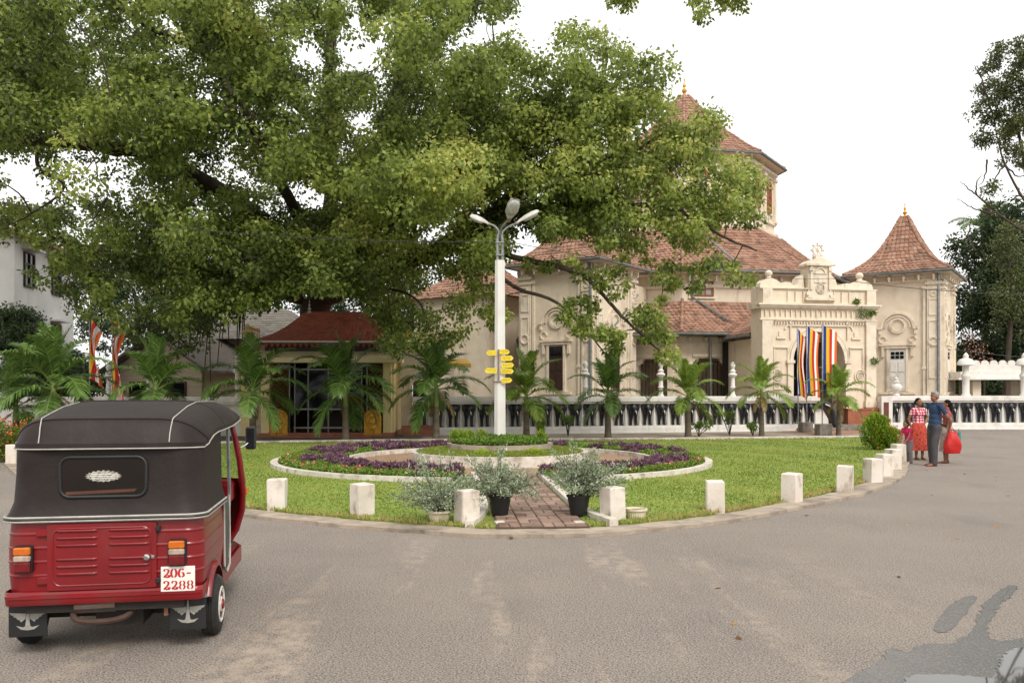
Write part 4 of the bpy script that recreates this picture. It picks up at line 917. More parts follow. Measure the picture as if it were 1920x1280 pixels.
flag((p1.x + .02, p1.y - .1, .3), fz(609, p1.y) - .3, .6, 2.8, 'five-colour flag on the middle pole before the gate arch', .22, 1.4, lean=-.02)
flag((p2.x - .04, p2.y, .3), fz(607, p2.y) - .3, .6, 2.6, 'widest five-colour flag beside the yellow-green palm', .05, 2.2)
for px, lab, tw_ in ((168, 'twisted five-colour flag on the pole closer to the white building', .7), (211, 'longer twisted five-colour flag by the gabled house', .75)):
    Yf = 32; flag(((px - 960) / F * Yf, Yf, 0), fz(592, Yf), .62, 2.3 if px < 200 else 2.9, lab, tw_, px)

# ================================================================ shrine with red roof and yellow awning
SY = 31.8
shr = thing('shrine', ((612 - 960) / F * SY, SY, 0), 'small yellow shrine with red shingled hip roof and gold guard stones', 'shrine', R(3))
b_ = MB(); b_.box((0, 2.6, .09), (5.0, 5.4, .18)); b_.box((0, -.25, .05), (3.4, .5, .1)); b_.build('floor', BRICK_TILE, shr)
for x in (-2.25, 2.25): MB().box((x, .15, 1.55), (.32, .32, 2.8), 0, .02).build('pillar', YELLOW_WALL, shr)
b_ = MB(); b_.box((-2.4, 2.7, 1.55), (.16, 4.8, 2.8)); b_.build('side_wall', YELLOW_WALL, shr); b_ = MB(); b_.box((2.4, 2.7, 1.55), (.16, 4.8, 2.8)); b_.build('side_wall', YELLOW_WALL, shr); MB().box((0, 5.1, 1.55), (4.7, .16, 2.8)).build('back_wall', DARKWOOD, shr)
MB().box((0, 2.6, 2.99), (4.9, 5.2, .1)).build('ceiling', YELLOW_WALL, shr)
ALU = mat('aluminium_frame', '8E908C', '7C7E7A', 6, .45, metal=.4)
b_ = MB()
for x in (-1.45, -1.25, -.75, 0, .75, 1.25, 1.45): b_.box((x, .45, 1.55), (.045, .06, 2.75))
for z in (.35, 1.05, 2.55): b_.box((0, .45, z), (2.6, .05, .06))
b_.build('door_frame', ALU, shr)
for x0, x1 in ((-1.22, -.78), (-.72, -.03), (.03, .72), (.78, 1.22)): MB().box(((x0 + x1) / 2, .46, 1.8), (x1 - x0, .015, 1.4)).build('glass_pane', GLASS, shr)
LAT = mat('lattice_brass', '8F7440', '745A2C', 8, .6)
for s_ in (-1, 1):
    b_ = MB()
    for k in range(14):
        z0 = .3 + k * .18; b_.tube([(s_ * 1.5, .4, z0), (s_ * 2.05, .4, min(2.85, z0 + .5))], .013, 4); b_.tube([(s_ * 2.05, .4, z0), (s_ * 1.5, .4, min(2.85, z0 + .5))], .013, 4)
    b_.build('lattice_grille', LAT, shr)['kind'] = 'stuff'
    gs = MB(); pts = [(-.32, .1), (.32, .1), (.32, .75)] + [(.32 * math.cos(PI * k / 10), .75 + .3 * math.sin(PI * k / 10)) for k in range(1, 10)] + [(-.32, .75)]
    g_ = gs.prismy([(s_ * 1.72 + x, z) for x, z in pts], -.12, .0).build('guard_stone', GOLD, shr)
    fig = blob_mesh('carved_figure', [('e', (0, -.13, .8), (.075, .05, .09)), ('e', (0, -.13, .58), (.12, .05, .15)), ('e', (0, -.13, .38), (.14, .05, .1)), ('c', (-.06, -.13, .35), .05, (-.1, -.13, .16), .035), ('c', (.06, -.13, .35), .05, (.06, -.13, .16), .035), ('c', (.1, -.13, .65), .035, (.22, -.13, .5), .03), ('c', (.22, -.13, .5), .03, (.2, -.13, .72), .025), ('c', (-.1, -.13, .65), .035, (-.2, -.13, .52), .03), ('e', (0, -.13, .92), (.05, .04, .07))], .016, GOLD, 2)
    o = link('carved_figure', fig, g_); o.location = (s_ * 1.72, 0, 0)
    b_ = MB(); ringp = [(s_ * 1.72 + x * .88, -.125, z * .93 + .06) for x, z in pts]; b_.tube(ringp, .025, 6, False, True)
    for k in range(9): a = PI * k / 8; b_.lathe([(0, -.03), (.04, 0), (0, .03)], 7, (s_ * 1.72 + .2 * math.cos(a), -.13, .78 + .17 * math.sin(a)))
    b_.build('border', GOLD, g_)
b_ = MB(); b_.box((0, 2.6, .55), (1.7, 1, .9)); b_.build('altar', DARKWOOD, shr); MB().box((0, 1.9, 1.25), (1.3, .3, .4), 0, .04).build('altar_cloth', GOLD, shr)
st = blob_mesh('statue', [('e', (0, 2.6, 1.2), (.4, .25, .14)), ('e', (0, 2.65, 1.5), (.24, .16, .3)), ('e', (0, 2.62, 1.95), (.12, .13, .15)), ('c', (-.24, 2.6, 1.65), .08, (-.3, 2.5, 1.3), .06), ('c', (.24, 2.6, 1.65), .08, (.3, 2.5, 1.3), .06)], .03, GOLD, 2); link('seated_figure', st, shr)
b_ = MB(); AW = mat('cream_awning', 'EBDCB0', 'E2CF9C', 2, .7, .05, 20)
b_.prism([(0, 0)], 0, 0) if False else None
b_.add([(-2.55, .25, 3.26), (2.6, .25, 3.26), (2.85, -.55, 2.95), (-2.85, -.55, 2.95), (2.85, -.56, 2.78), (-2.85, -.56, 2.78), (-2.85, .3, 2.95), (2.85, .3, 2.95), (2.85, .3, 2.78), (-2.85, .3, 2.78)], [(0, 1, 2, 3), (3, 2, 4, 5), (0, 3, 6), (1, 7, 2), (6, 3, 5, 9), (2, 7, 8, 4), (5, 4, 8, 9)]); b_.build('awning', AW, shr)
o = MB(); o.add([(2.5, 2.4, 3.05), (5.2, 3.0, 3.05), (5.4, 2.6, 2.85), (2.5, 1.9, 2.85), (5.4, 2.6, 2.68), (2.5, 1.9, 2.68), (5.3, 5, 3.05), (2.5, 5, 3.05)], [(0, 1, 2, 3), (3, 2, 4, 5), (0, 1, 6, 7)]); o.build('side_awning', mat('yellow_awning', 'D9B040', 'CCA034', 2, .7), shr)
def hip_roof(parent, name, hx, hy, z0, rx, ry, z1, cy, tw, rh, m, flare=.16):
    """shingled hip roof: four sides as rows of single shingles"""
    b_ = MB(); tn = []; nr = int(math.hypot(hy - ry, z1 - z0) / rh)
    def q(s): f = s ** 1.0; return hx + (rx - hx) * f, hy + (ry - hy) * f, z0 + (z1 - z0) * (s - flare * math.sin(PI * s))
    for side in range(4):
        for r in range(nr):
            x0, y0, za = q(r / nr); x1, y1, zb = q(min(1, (r + 1.2) / nr)); w0, w1, d0, d1 = (x0, x1, y0, y1) if side % 2 == 0 else (y0, y1, x0, x1)
            n_ = max(1, int(2 * w0 / tw)); sh = .5 * (r % 2)
            for j in range(n_ + 1):
                ua, ub = max(0, (j - sh) / n_) * 2 - 1, min(1, (j + 1 - sh) / n_) * 2 - 1
                if ub <= ua: continue
                um = (ua + ub) / 2; vs_ = [(ua * w0, -d0, za + .03), (um * w0, -d0 - .03, za + .015), (ub * w0, -d0, za + .03), (ub * w1, -d1, zb), (ua * w1, -d1, zb), (ua * w0, -d0, za), (ub * w0, -d0, za), (um * w0, -d0 - .03, za - .01)]
                a = side * PI / 2; vs_ = [(x * math.cos(a) - y * math.sin(a), x * math.sin(a) + y * math.cos(a) + cy, z) for x, y, z in vs_]
                b_.add(vs_, [(0, 1, 2, 3, 4), (5, 7, 1, 0), (7, 6, 2, 1)]); tn += [float(np.clip(rng.normal(.5, .25), 0, 1))] * 8
    o = finish_tiles(b_, tn, name, m, parent); d = MB(); rows = []
    for s in (0, .25, .5, .75, 1): x, y, z = q(s); rows.append([(-x, -y + cy, z - .04), (x, -y + cy, z - .04), (x, y + cy, z - .04), (-x, y + cy, z - .04)])
    d.grid(rows, True); d.add(rows[-1], [(0, 1, 2, 3)]); d.build('roof_deck', DARKWOOD, parent); return o
hip_roof(shr, 'roof_shingles', 2.75, 2.75, 3.6, 1.25, .25, 4.85, 2.6, .15, .14, TILE_RED)
b_ = MB(); b_.box((0, -.2, 3.56), (5.6, .06, .07)); b_.box((-2.8, 2.6, 3.56), (.06, 5.6, .07)); b_.box((2.8, 2.6, 3.56), (.06, 5.6, .07)); b_.build('eave_board', WHITE, shr)
b_ = MB()
for k in range(26): b_.prismy([(-2.7 + k * .21, 3.5), (-2.5 + k * .21, 3.5), (-2.6 + k * .21, 3.34)], -.15, -.13)
b_.build('eave_fringe', TILE_RED, shr)['kind'] = 'stuff'
MB().box((0, 2.6, 3.3), (4.6, 4.9, .5)).build('attic', DARKWOOD, shr)
b_ = MB(); b_.tube([(-1.25, 2.6, 4.86), (1.25, 2.6, 4.86)], .07, 7); b_.build('ridge', TILE_RED, shr); finial(shr, -1.1, 2.6, 4.86, .32, WHITE); finial(shr, 1.1, 2.6, 4.86, .32, WHITE)
for s_ in (-1, 1):
    b_ = MB()
    for k in range(7): b_.tube([(s_ * 2.9, .3 + k * .25, 3.3), (s_ * 2.9, .3 + k * .25, 4.05)], .018, 5); b_.lathe([(.03, 4.05), (.035, 4.1), (0, 4.2)], 6, (s_ * 2.9, .3 + k * .25, 0))
    b_.build('gilded_railing', GOLD, shr)
b_ = MB(); b_.lathe([(.16, 0), (.16, .9), (.26, .95), (.2, 1.05), (.13, 1.3), (.3, 1.36), (.1, 1.5), (.12, 1.6), (0, 1.75)], 10, (-3.2, 1.2, 2.6)); b_.box((-3.2, 1.2, 1.3), (.4, .4, 2.7)); o = b_.build('parapet_pinnacle', YELLOW_WALL, shr)
# niche wall and steps beside the shrine
nw = thing('niche_wall', (-4.35, 33.4, 0), 'cream wall with arched niche and brown steps beside the shrine', 'wall', R(8))
b_ = MB(); arch_wall(b_, 0, 1.3, 0, 3.4, .75, .3, 1.9, .0, .25); b_.box((.75, .125, .6), (.6, .2, 1.2)); b_.build('wall', STUCCO, nw)
b_ = MB(); halfring(b_, (.75, 1.9), .34, .42, -.05, .02, 12)
for x in (.37, 1.13): b_.box((x, -.02, 1.5), (.08, .08, .8))
b_.box((.7, -.04, 1.15), (1.3, .14, .09)); b_.box((.7, -.04, .95), (1.3, .1, .06)); b_.build('mouldings', STUCCO_TRIM, nw)
for k in range(3): MB().box((.65, -.3 - k * .3, .3 - k * .1), (1.2, .32, .2)).build('step', BRICK_TILE, nw)
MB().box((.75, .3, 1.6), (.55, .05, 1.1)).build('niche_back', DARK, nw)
# ================================================================ white building, gabled house, pavilion
WB = mat('white_render', 'D6D5D2', 'C8C6C2', 1.2, .85, .06, 20, dirt=('A19B92', .9, .58, .85, .35))
c0 = P(27, 732, 42); ang = math.atan2(7, P(125, 0, 49).x - c0.x)
wb = thing('white_building', (c0.x, c0.y, 0), 'three-storey white building with brown shuttered windows behind the palms', 'building', ang)
L_ = 8.2; MB().box((L_ / 2, 4, 4.75), (L_, 8, 9.5)).build('wall', WB, wb)
o = MB().box((-4.5, 3.2, 4.7), (9, 6, 9.4)).build('front_wing', WB, wb); o.rotation_euler = (0, 0, -ang * .9)
b_ = MB(); b_.add([(-.6, -.7, 9.45), (L_ + .5, -.7, 9.45), (L_ + .5, 4, 11.2), (-.6, 4, 11.2), (L_ + .5, 8.6, 9.45), (-.6, 8.6, 9.45)], [(0, 1, 2, 3), (3, 2, 4, 5), (1, 4, 2), (0, 3, 5)]); b_.box((L_ / 2, -.66, 9.4), (L_ + 1.2, .1, .16)); b_.build('roof', TILE, wb)
def wb_win(x, z, w_, h_):
    f = MB()
    for dx in (-w_ / 2, 0, w_ / 2): f.box((x + dx, -.03, z), (.09, .14, h_))
    for dz in (-h_ / 2, h_ / 2, h_ / 6): f.box((x, -.03, z + dz), (w_ + .09, .13, .08))
    o = f.build('window', DARKWOOD, wb); MB().box((x, -.01, z), (w_, .05, h_)).build('pane', GLASS, o); MB().box((x, -.25, z + h_ / 2 + .2), (w_ + .5, .55, .1)).build('sun_shade', WB, o)
for x in (1.7, 5.4): wb_win(x, 7.9, 1.2, 1.7); wb_win(x, 4.6, 1.2, 1.6); wb_win(x, 1.7, 1.2, 1.5)
b_ = MB(); b_.box((9.6, 1.5, 3.1), (2.8, 3, .15))
for k in range(14): b_.box((8.3 + k * .2, .05, 3.6), (.03, .03, .9))
b_.box((9.6, .05, 4.05), (2.8, .05, .05)); b_.build('balcony', STEEL, wb)
gh = thing('gabled_house', ((300 - 960) / F * 38, 38, 0), 'low beige gabled house behind the parapet and twisted flags', 'house', R(-14))
BEIGE = mat('beige_boards', 'B5A68E', 'A2937B', 2, .85, .2, 20, stretch=(.2, .2, 6)); GREYTILE = mat('grey_roof_tile', '6E665D', '574F47', 1.5, .9, .5, 14, stretch=(6, 1, 1))
b_ = MB(); b_.prismy([(-2.1, 0), (2.1, 0), (2.1, 2.9), (0, 4.1), (-2.1, 2.9)], 0, 7); b_.build('wall', BEIGE, gh)
b_ = MB()
for s_ in (-1, 1): b_.add([(0, -.6, 4.3), (s_ * 2.8, -.6, 2.62), (s_ * 2.8, 7.4, 2.62), (0, 7.4, 4.3), (0, -.6, 4.18), (s_ * 2.8, -.6, 2.5), (s_ * 2.8, 7.4, 2.5), (0, 7.4, 4.18)], [(0, 1, 2, 3), (4, 5, 6, 7), (0, 1, 5, 4), (1, 2, 6, 5)])
b_.build('roof', GREYTILE, gh)
for x in (-1.1, .9): f = MB().box((x, -.03, 1.6), (.9, .08, 1.1)).build('window', DARKWOOD, gh); MB().box((x, -.08, 1.6), (.74, .03, .94)).build('pane', GLASS, f)
b2 = thing('tiled_house', ((440 - 960) / F * 43, 43, 0), 'grey-roofed house half hidden behind the shrine', 'house', R(-6)); MB().box((0, 3, 2.2), (6, 6, 4.4)).build('wall', BEIGE, b2)
GR2 = mat('weathered_grey_tile', '7A746B', '5C564E', 2, .9, .3, 30, tint=['5C564E', '857E74', '938B80', '6A635A']); hip_roof(b2, 'roof_tiles', 3.9, 3.9, 4.3, 1.6, .3, 6.1, 3, .3, .3, GR2, .05)
pv = thing('white_pavilion', ((1870 - 960) / F * 44, 44, 0), 'flat-roofed white pavilion with scalloped parapet behind the elephant balustrade', 'pavilion')
zt = EYE + (732 - 697) * 44 / F; b_ = MB(); b_.box((2.2, 1.6, zt - .2), (8.4, 3.6, .42)); b_.box((2.2, 1.6, zt - .36), (8.8, 4.0, .1)); b_.build('roof_slab', WHITE, pv)
b_ = MB(); b_.box((2.2, -.05, zt + .18), (8.0, .14, .36)); b_.build('parapet', WHITE, pv)
sc_me = MB().prismy([(.2 * math.cos(PI * k / 8) + 0, .2 * math.sin(PI * k / 8)) for k in range(9)] + [(-.22, -.06), (.22, -.06)], -.05, .05).mesh('scallop', WHITE)
for k in range(17): link('scallop', sc_me, pv, (-1.6 + k * .46, -.05, zt + .4))
for x, y in ((-1.0, .3), (-.3, 2.6), (1.6, .3), (2.3, 2.6), (4.4, .3), (5, 2.6)): MB().box((x, y, zt / 2 - .2), (.42, .42, zt - .4)).build('column', STUCCO, pv)
MB().box((2, 3.3, .8), (8, .2, 1.4)).build('low_wall', STUCCO, pv)
# overhead cables
CAB = mat('black_cable', '2A2A2C', None, rough=.6)
def cable(a, b2, sag, r, label):
    a, b2 = Vector(a), Vector(b2); pts = [a + (b2 - a) * (k / 16) + Vector((0, 0, -sag * 4 * (k / 16) * (1 - k / 16))) for k in range(17)]
    tag(MB().tube([p - a for p in pts], r, 5).build('cable', CAB), label, 'cable').location = a
cable(P(-40, 372, 22), P(946, 452, 20.6), .35, .009, 'thin black cable strung from the white building side to the lamp post')
cable(P(946, 452, 20.6), P(1560, 522, 38), .3, .009, 'thin black cable from the lamp post towards the gate crest')
cable(P(1560, 522, 38), P(2000, 552, 36), .2, .014, 'double cable crossing before the white-doored tower eaves'); cable(P(1790, 655, 46), P(1990, 672, 46), .1, .016, 'low cable running behind the pavilion from the white-doored tower')
# ================================================================ three-wheeler (tuk-tuk)
RED = mat('red_body_paint', '7E0A14', '6C0810', 2.5, .36, .04, 14, spec=.45, coat=.22, dirt=('5E3A34', 2.2, .52, .86, .7))
CANVAS = mat('black_canvas', '271D1A', '1D1513', 3, .6, .3, 9, spec=.3, dirt=('332D2A', 1.8, .55, .85))
RUBBER = mat('tyre_rubber', '1B1A19', '242220', 8, .85, .3, 50, dirt=('4F473E', 5, .55, .8))
PIPING = mat('white_piping', 'B4B0A8', '9A958C', 9, .6)
tuk = thing('tuk_tuk', (-2.75, 6.05, 0), 'red three-wheeled tuk-tuk with black canvas hood parked beside the garden', 'tuk-tuk', R(10))
def U(hw, yr, rc, yf, z, nc=12):
    pts = [(hw, yf, z), (hw, yf * .5 + (yr + rc) * .5, z)]
    pts += [(hw - rc + rc * math.cos(a), yr + rc - rc * math.sin(a), z) for a in [PI / 2 * k / nc for k in range(nc + 1)]]
    pts += [(x, yr, z) for x in (.3, .1, -.1, -.3)]
    return pts + [(-x, y, z_) for x, y, z_ in reversed(pts[:nc + 3])]
rows = []; zz = [(.43, 0), (.47, 0)]
for zc in (.55, .64, .73, .82): zz += [(zc - .012, 0), (zc - .003, .0035), (zc + .003, .0035), (zc + .012, 0)]
zz += [(.9, 0)]
for z, e in zz: bul = .012 * math.sin(PI * (z - .43) / .47); rows.append(U(.6 + bul + e, -.455 - bul * .6 - e, .11, .42, z))
body = MB().grid(rows); body.grid([[(x * .95, y * .95, z) for x, y, z in r] for r in (rows[0], rows[-1])]) ; body = body.build('body', RED, tuk, 11)
# engine door with louvres
def rrect(x0, x1, z0, z1, r, n=5):
    out = []
    for cx, cz, a0 in ((x1 - r, z0 + r, -90), (x1 - r, z1 - r, 0), (x0 + r, z1 - r, 90), (x0 + r, z0 + r, 180)):
        out += [(cx + r * math.cos(R(a0 + 90 * k / n)), cz + r * math.sin(R(a0 + 90 * k / n))) for k in range(n + 1)]
    return out
dx0, dx1, dz0, dz1 = -.345, .325, .455, .885
door = MB().prismy(rrect(dx0, dx1, dz0, dz1, .015), -.481, -.452); b_ = MB().tube([(x, -.482, z) for x, z in rrect(dx0 + .035, dx1 - .035, dz0 + .03, dz1 - .03, .05)], .006, 6, False, True); door.add(b_.v, b_.f)
door = door.build('engine_door', RED, tuk, 35)
lou = MB(); lou.grid([[(x, -.481 - d * math.sin(PI * k / 6) * f, .011 * math.cos(PI * k / 6)) for k in range(7)] for x, f, d in ((-.125, .1, .014), (-.115, .8, .014), (-.1, 1, .014), (.1, 1, .014), (.115, .8, .014), (.125, .1, .014))]); lou_me = lou.mesh('louvre', RED, True)
for cx in (-.165, .155):
    for z in (.84, .793, .746, .655, .608, .561): link('louvre', lou_me, door, (cx, 0, z))
CHR = mat('chrome', 'C8C8C6', None, rough=.15, metal=1)
MB().lathe([(.022, 0), (.022, .02), (.012, .03), (0, .03)], 12, (.265, -.482, .655), Matrix.Rotation(R(90), 3, 'X')).build('lock', CHR, door); MB().lathe([(.012, 0), (.012, .015), (0, .016)], 10, (.305, -.482, .658), Matrix.Rotation(R(90), 3, 'X')).build('key_hole', CHR, door)
for x, z in ((-.375, .83), (-.375, .52)): MB().box((x, -.468, z), (.07, .03, .05), 0, .006).build('hinge', RED, tuk)
for z in (.84, .5): MB().box((.335, -.482, z), (.03, .025, .035), 0, .005).build('latch', BLACKPLASTIC, tuk)
# belt trim
for z, m, r in ((.905, PIPING, .0075), (.93, PIPING, .0075), (.917, BLACKPLASTIC, .009)): MB().tube(U(.633, -.491, .125, .42, z), r, 6).build('belt_trim', m, tuk)
# hood walls and roof
rows = [U(hw, yr, rc, yf, z) for z, hw, yr, rc, yf in ((.925, .628, -.485, .13, .42), (.95, .62, -.474, .15, .42), (1.02, .602, -.456, .17, .41), (1.2, .592, -.446, .17, .4), (1.35, .59, -.442, .17, .4), (1.41, .588, -.44, .17, .4), (1.47, .578, -.4, .17, .4), (1.5, .55, -.34, .17, .4))]
hood = MB().grid(rows).build('hood', CANVAS, tuk, True)
ST = [(-.475, 1.405, 1.40, .6, .17), (-.455, 1.46, 1.405, .6, .17), (-.435, 1.51, 1.41, .605, .17), (-.405, 1.562, 1.415, .61, .165), (-.385, 1.574, 1.43, .615, .15), (-.2, 1.603, 1.465, .62, .1), (.05, 1.645, 1.48, .622, .02), (.4, 1.67, 1.485, .622, 0), (.8, 1.675, 1.495, .622, 0), (1.15, 1.66, 1.515, .615, 0), (1.38, 1.62, 1.525, .605, -.03), (1.5, 1.57, 1.515, .59, -.06), (1.53, 1.545, 1.5, .585, -.07)]
rows = []
for y, zc, ze, a, cr in ST:
    row = []
    for k in range(33):
        u = -1 + 2 * k / 32; s_ = math.copysign(abs(u) ** .7, u); f = 1 - abs(s_) ** 6.5
        sag = .006 * math.sin(y * 9) * f if y > -.2 else 0
        row.append((a * s_, y + cr * abs(s_) ** 7, ze + (zc - ze) * f - sag))
    rows.append(row)
roof = MB().grid(rows); lip = [(p[0] * 1.0, p[1], p[2] - .035) for p in rows[0]]; roof.strip(rows[0], lip)
for e in (0, -1): roof.strip([r[e] for r in rows], [(r[e][0], r[e][1], r[e][2] - .03) for r in rows])
roof = roof.build('roof', CANVAS, tuk, 50)
MB().tube([(p[0], p[1] - .006, p[2] - .035) for p in rows[0]], .0045, 5).build('seam_piping', PIPING, roof)
for e, sx in ((0, -1), (-1, 1)): MB().tube([(r[e][0] + sx * .006, r[e][1], r[e][2] - .03) for r in rows], .0045, 5).build('edge_piping', PIPING, roof)
for k in (7, 25): MB().tube([(r[k][0], r[k][1] - .004 if i < 3 else r[k][1], r[k][2] + .005) for i, r in enumerate(rows)], .004, 5).build('roof_piping', PIPING, roof)
for i in (3, 7): MB().tube([(p[0], p[1], p[2] + .002) for p in rows[i]], .005, 5).build('roof_seam', CANVAS, roof)
# rear window
wx0, wx1, wz0, wz1 = -.275, .255, 1.055, 1.315
win = MB().tube([(x, -.455, z) for x, z in rrect(wx0, wx1, wz0, wz1, .06)], .0125, 8, False, True).build('rear_window', BLACKPLASTIC, tuk, True)
MB().prismy(rrect(wx0, wx1, wz0, wz1, .06), -.456, -.444).build('pane', mat('smoked_glass', '120E0C', '1A1310', 3, .08, spec=.5), win)
MB().prismy([(-.24, 1.07), (.18, 1.085), (.2, 1.105), (-.24, 1.09)], -.4575, -.456).build('seat_edge', mat('brown_seat_edge', '5A3418', '3A2010', 4, .5), win)
def decal_sticker():
    b_ = MB(); cx, cz = -.01, 1.19; o = []
    for k in range(40):
        a = 2 * PI * k / 40; r = 1 + .09 * math.cos(k * PI); o.append((cx + .105 * r * math.cos(a), cz + .036 * r * math.sin(a)))
    b_.prismy(o, -.4585, -.4565); return b_
st_ = decal_sticker().build('sticker', mat('silver_sticker', 'BDB9B0', '8F8A80', 60, .5, speck=('5F5A52', 90, .5, .6)), win)
b_ = MB()
for z, w_ in ((1.203, .075), (1.19, .085), (1.176, .07)): b_.box((-.01, -.4592, z), (w_ * 2, .001, .003))
b_.build('sticker_lines', mat('sticker_line', 'E8E4DA', None, rough=.5), win)
# tail lamps
AMB = mat('amber_lens', 'C96A12', 'B5560C', 20, .25, spec=.6); CLR = mat('clear_lens', 'B5A594', '8C7C6C', 30, .25, spec=.6); RDL = mat('red_lens', '6E0A10', '58060A', 20, .25, spec=.6)
for cx, cz in ((-.485, .665), (.455, .68)):
    t_ = MB().prismy(rrect(cx - .058, cx + .058, cz - .088, cz + .088, .02), -.495, -.46).build('tail_lamp', BLACKPLASTIC, tuk)
    for z0, z1, m, nm in ((cz + .03, cz + .08, AMB, 'amber_lens'), (cz - .012, cz + .028, CLR, 'clear_lens'), (cz - .08, cz - .014, RDL, 'red_lens')):
        MB().box((cx, -.506, (z0 + z1) / 2), (.1, .035, z1 - z0), 0, .008).build(nm, m, t_)
# number plate: red stencil digits
PLW = mat('plate_white', 'E4E0D8', 'D8D3CA', 9, .5); PLR = mat('plate_red', 'B01C22', None, rough=.5)
pl = MB().box((0, 0, 0), (.215, .012, .165), 0, .003).build('number_plate', PLW, tuk); pl.location = (.46, -.482, .505)
def ribbon(b_, pts, wd, ox, oz, sx, sz):
    pp = smooth_path(pts, 5); N = len(pp)
    for i in range(N):
        a = pp[max(0, i - 1)]; c = pp[min(N - 1, i + 1)]
    L, R_ = [], []
    for i in range(N):
        a = np.array(pp[max(0, i - 1)]); c = np.array(pp[min(N - 1, i + 1)]); t_ = c - a; t_ = t_ / (np.linalg.norm(t_) + 1e-9); n_ = np.array([-t_[1], t_[0]])
        w_ = (.035 + .125 * abs(t_[1]) ** 1.2) * wd; p = np.array(pp[i]); L.append((ox + (p + n_ * w_)[0] * sx, -.0075, oz + (p + n_ * w_)[1] * sz)); R_.append((ox + (p - n_ * w_)[0] * sx, -.0075, oz + (p - n_ * w_)[1] * sz))
    b_.strip(L, R_)
def digit(b_, ch, ox, oz, sx, sz):
    if ch == '0':
        for a0, a1 in ((-78, 78), (102, 258)): ribbon(b_, [(.36 * math.cos(R(a0 + (a1 - a0) * k / 8)), .5 + .5 * math.sin(R(a0 + (a1 - a0) * k / 8))) for k in range(9)], 1, ox, oz, sx, sz)
    elif ch == '8':
        for cz, r in ((.74, .25), (.27, .27)):
            for a0, a1 in ((-75, 75), (105, 255)): ribbon(b_, [((r + .06) * math.cos(R(a0 + (a1 - a0) * k / 8)), cz + r * math.sin(R(a0 + (a1 - a0) * k / 8))) for k in range(9)], .85, ox, oz, sx, sz)
    elif ch == '6':
        ribbon(b_, [(.3, .85), (.12, .99), (-.16, .9), (-.34, .55), (-.3, .2), (-.1, .01)], 1, ox, oz, sx, sz); ribbon(b_, [(.06, .0), (.3, .14), (.33, .32), (.24, .5), (.02, .56)], 1, ox, oz, sx, sz)
    elif ch == '2':
        ribbon(b_, [(-.32, .76), (-.22, .95), (.02, 1.0), (.27, .88), (.28, .66), (.1, .42), (-.16, .22), (-.32, .08)], .95, ox, oz, sx, sz); ribbon(b_, [(-.36, .06), (-.1, .1), (.12, .03), (.34, .12), (.36, .3)], 1.5, ox, oz, sx, sz)
    else: ribbon(b_, [(-.3, .45), (.0, .46), (.3, .45)], 2.2, ox, oz, sx, sz)
for txt, z0, x0, dxx in (('206-', .012, -.072, .047), ('2288', -.068, -.072, .05)):
    for k, ch in enumerate(txt): b_ = MB(); digit(b_, ch, x0 + k * dxx, z0, .045, .055); b_.build('digit', PLR, pl)
# bumper, fenders, flaps
b_ = MB(); rows = [[(x, y - d, z) for x, y, _ in U(.612, -.466, .05, -.2, 0)] for z, d in ((.36, 0), (.375, .008), (.40, .01), (.405, .018), (.425, .018), (.43, .01), (.445, .006), (.45, 0))]; b_.grid(rows).build('bumper', RED, tuk, 35)
for s_ in (-1, 1):
    b_ = MB(); rows = []
    for k in range(17):
        a = R(18 + 140 * k / 16); r0, r1 = .255, .3
        rows.append([(s_ * .55, r0 * math.cos(a), .22 + r0 * math.sin(a)), (s_ * .57, r1 * math.cos(a), .22 + r1 * math.sin(a)), (s_ * .61, (r1 + .004) * math.cos(a), .22 + (r1 + .004) * math.sin(a)), (s_ * .632, r1 * .985 * math.cos(a), .22 + r1 * .985 * math.sin(a)), (s_ * .636, r0 * 1.05 * math.cos(a), .22 + r0 * 1.05 * math.sin(a))])
    f_ = b_.grid(rows).build('fender', RED, tuk, 60)
    MB().tube([(s_ * .6, .31 * math.cos(R(a)), .22 + .31 * math.sin(R(a))) for a in range(18, 159, 10)], .008, 5).build('fender_trim', BLACKPLASTIC, f_)
    fl = MB().box((s_ * .5, -.36, .245), (.235, .012, .22), 0, .003); fl = fl.build('mud_flap', BLACKPLASTIC, tuk); fl.rotation_euler = (R(0), 0, 0)
    cx, cz = s_ * .5, .245; em = MB(); y0, y1 = -.3685, -.3665
    em.prismy([(cx - .012, cz), (cx + .012, cz), (cx + .004, cz + .085), (cx, cz + .095), (cx - .004, cz + .085)], y0, y1)
    for q in (-1, 1):
        for i in range(4): w0 = .018 + i * .02; em.prismy([(cx + q * .012, cz + .012 + i * .008), (cx + q * (w0 + .022), cz - .012 + i * .016), (cx + q * (w0 + .034), cz + .004 + i * .016), (cx + q * .012, cz + .02 + i * .008)][::q], y0, y1)
        em.prismy([(cx, cz - .035), (cx + q * .03, cz - .045), (cx + q * .07, cz - .035), (cx + q * .04, cz - .06), (cx, cz - .066)][::q], y0, y1)
    em.prismy([(cx - .01, cz), (cx + .01, cz), (cx + .016, cz - .04), (cx - .016, cz - .04)], y0, y1)
    em.build('winged_emblem', mat('emblem_grey', '9A9890', '86847C', 20, .6), fl); MB().box((s_ * .5, -.365, .36), (.25, .02, .02)).build('flap_clamp', STEEL, fl)
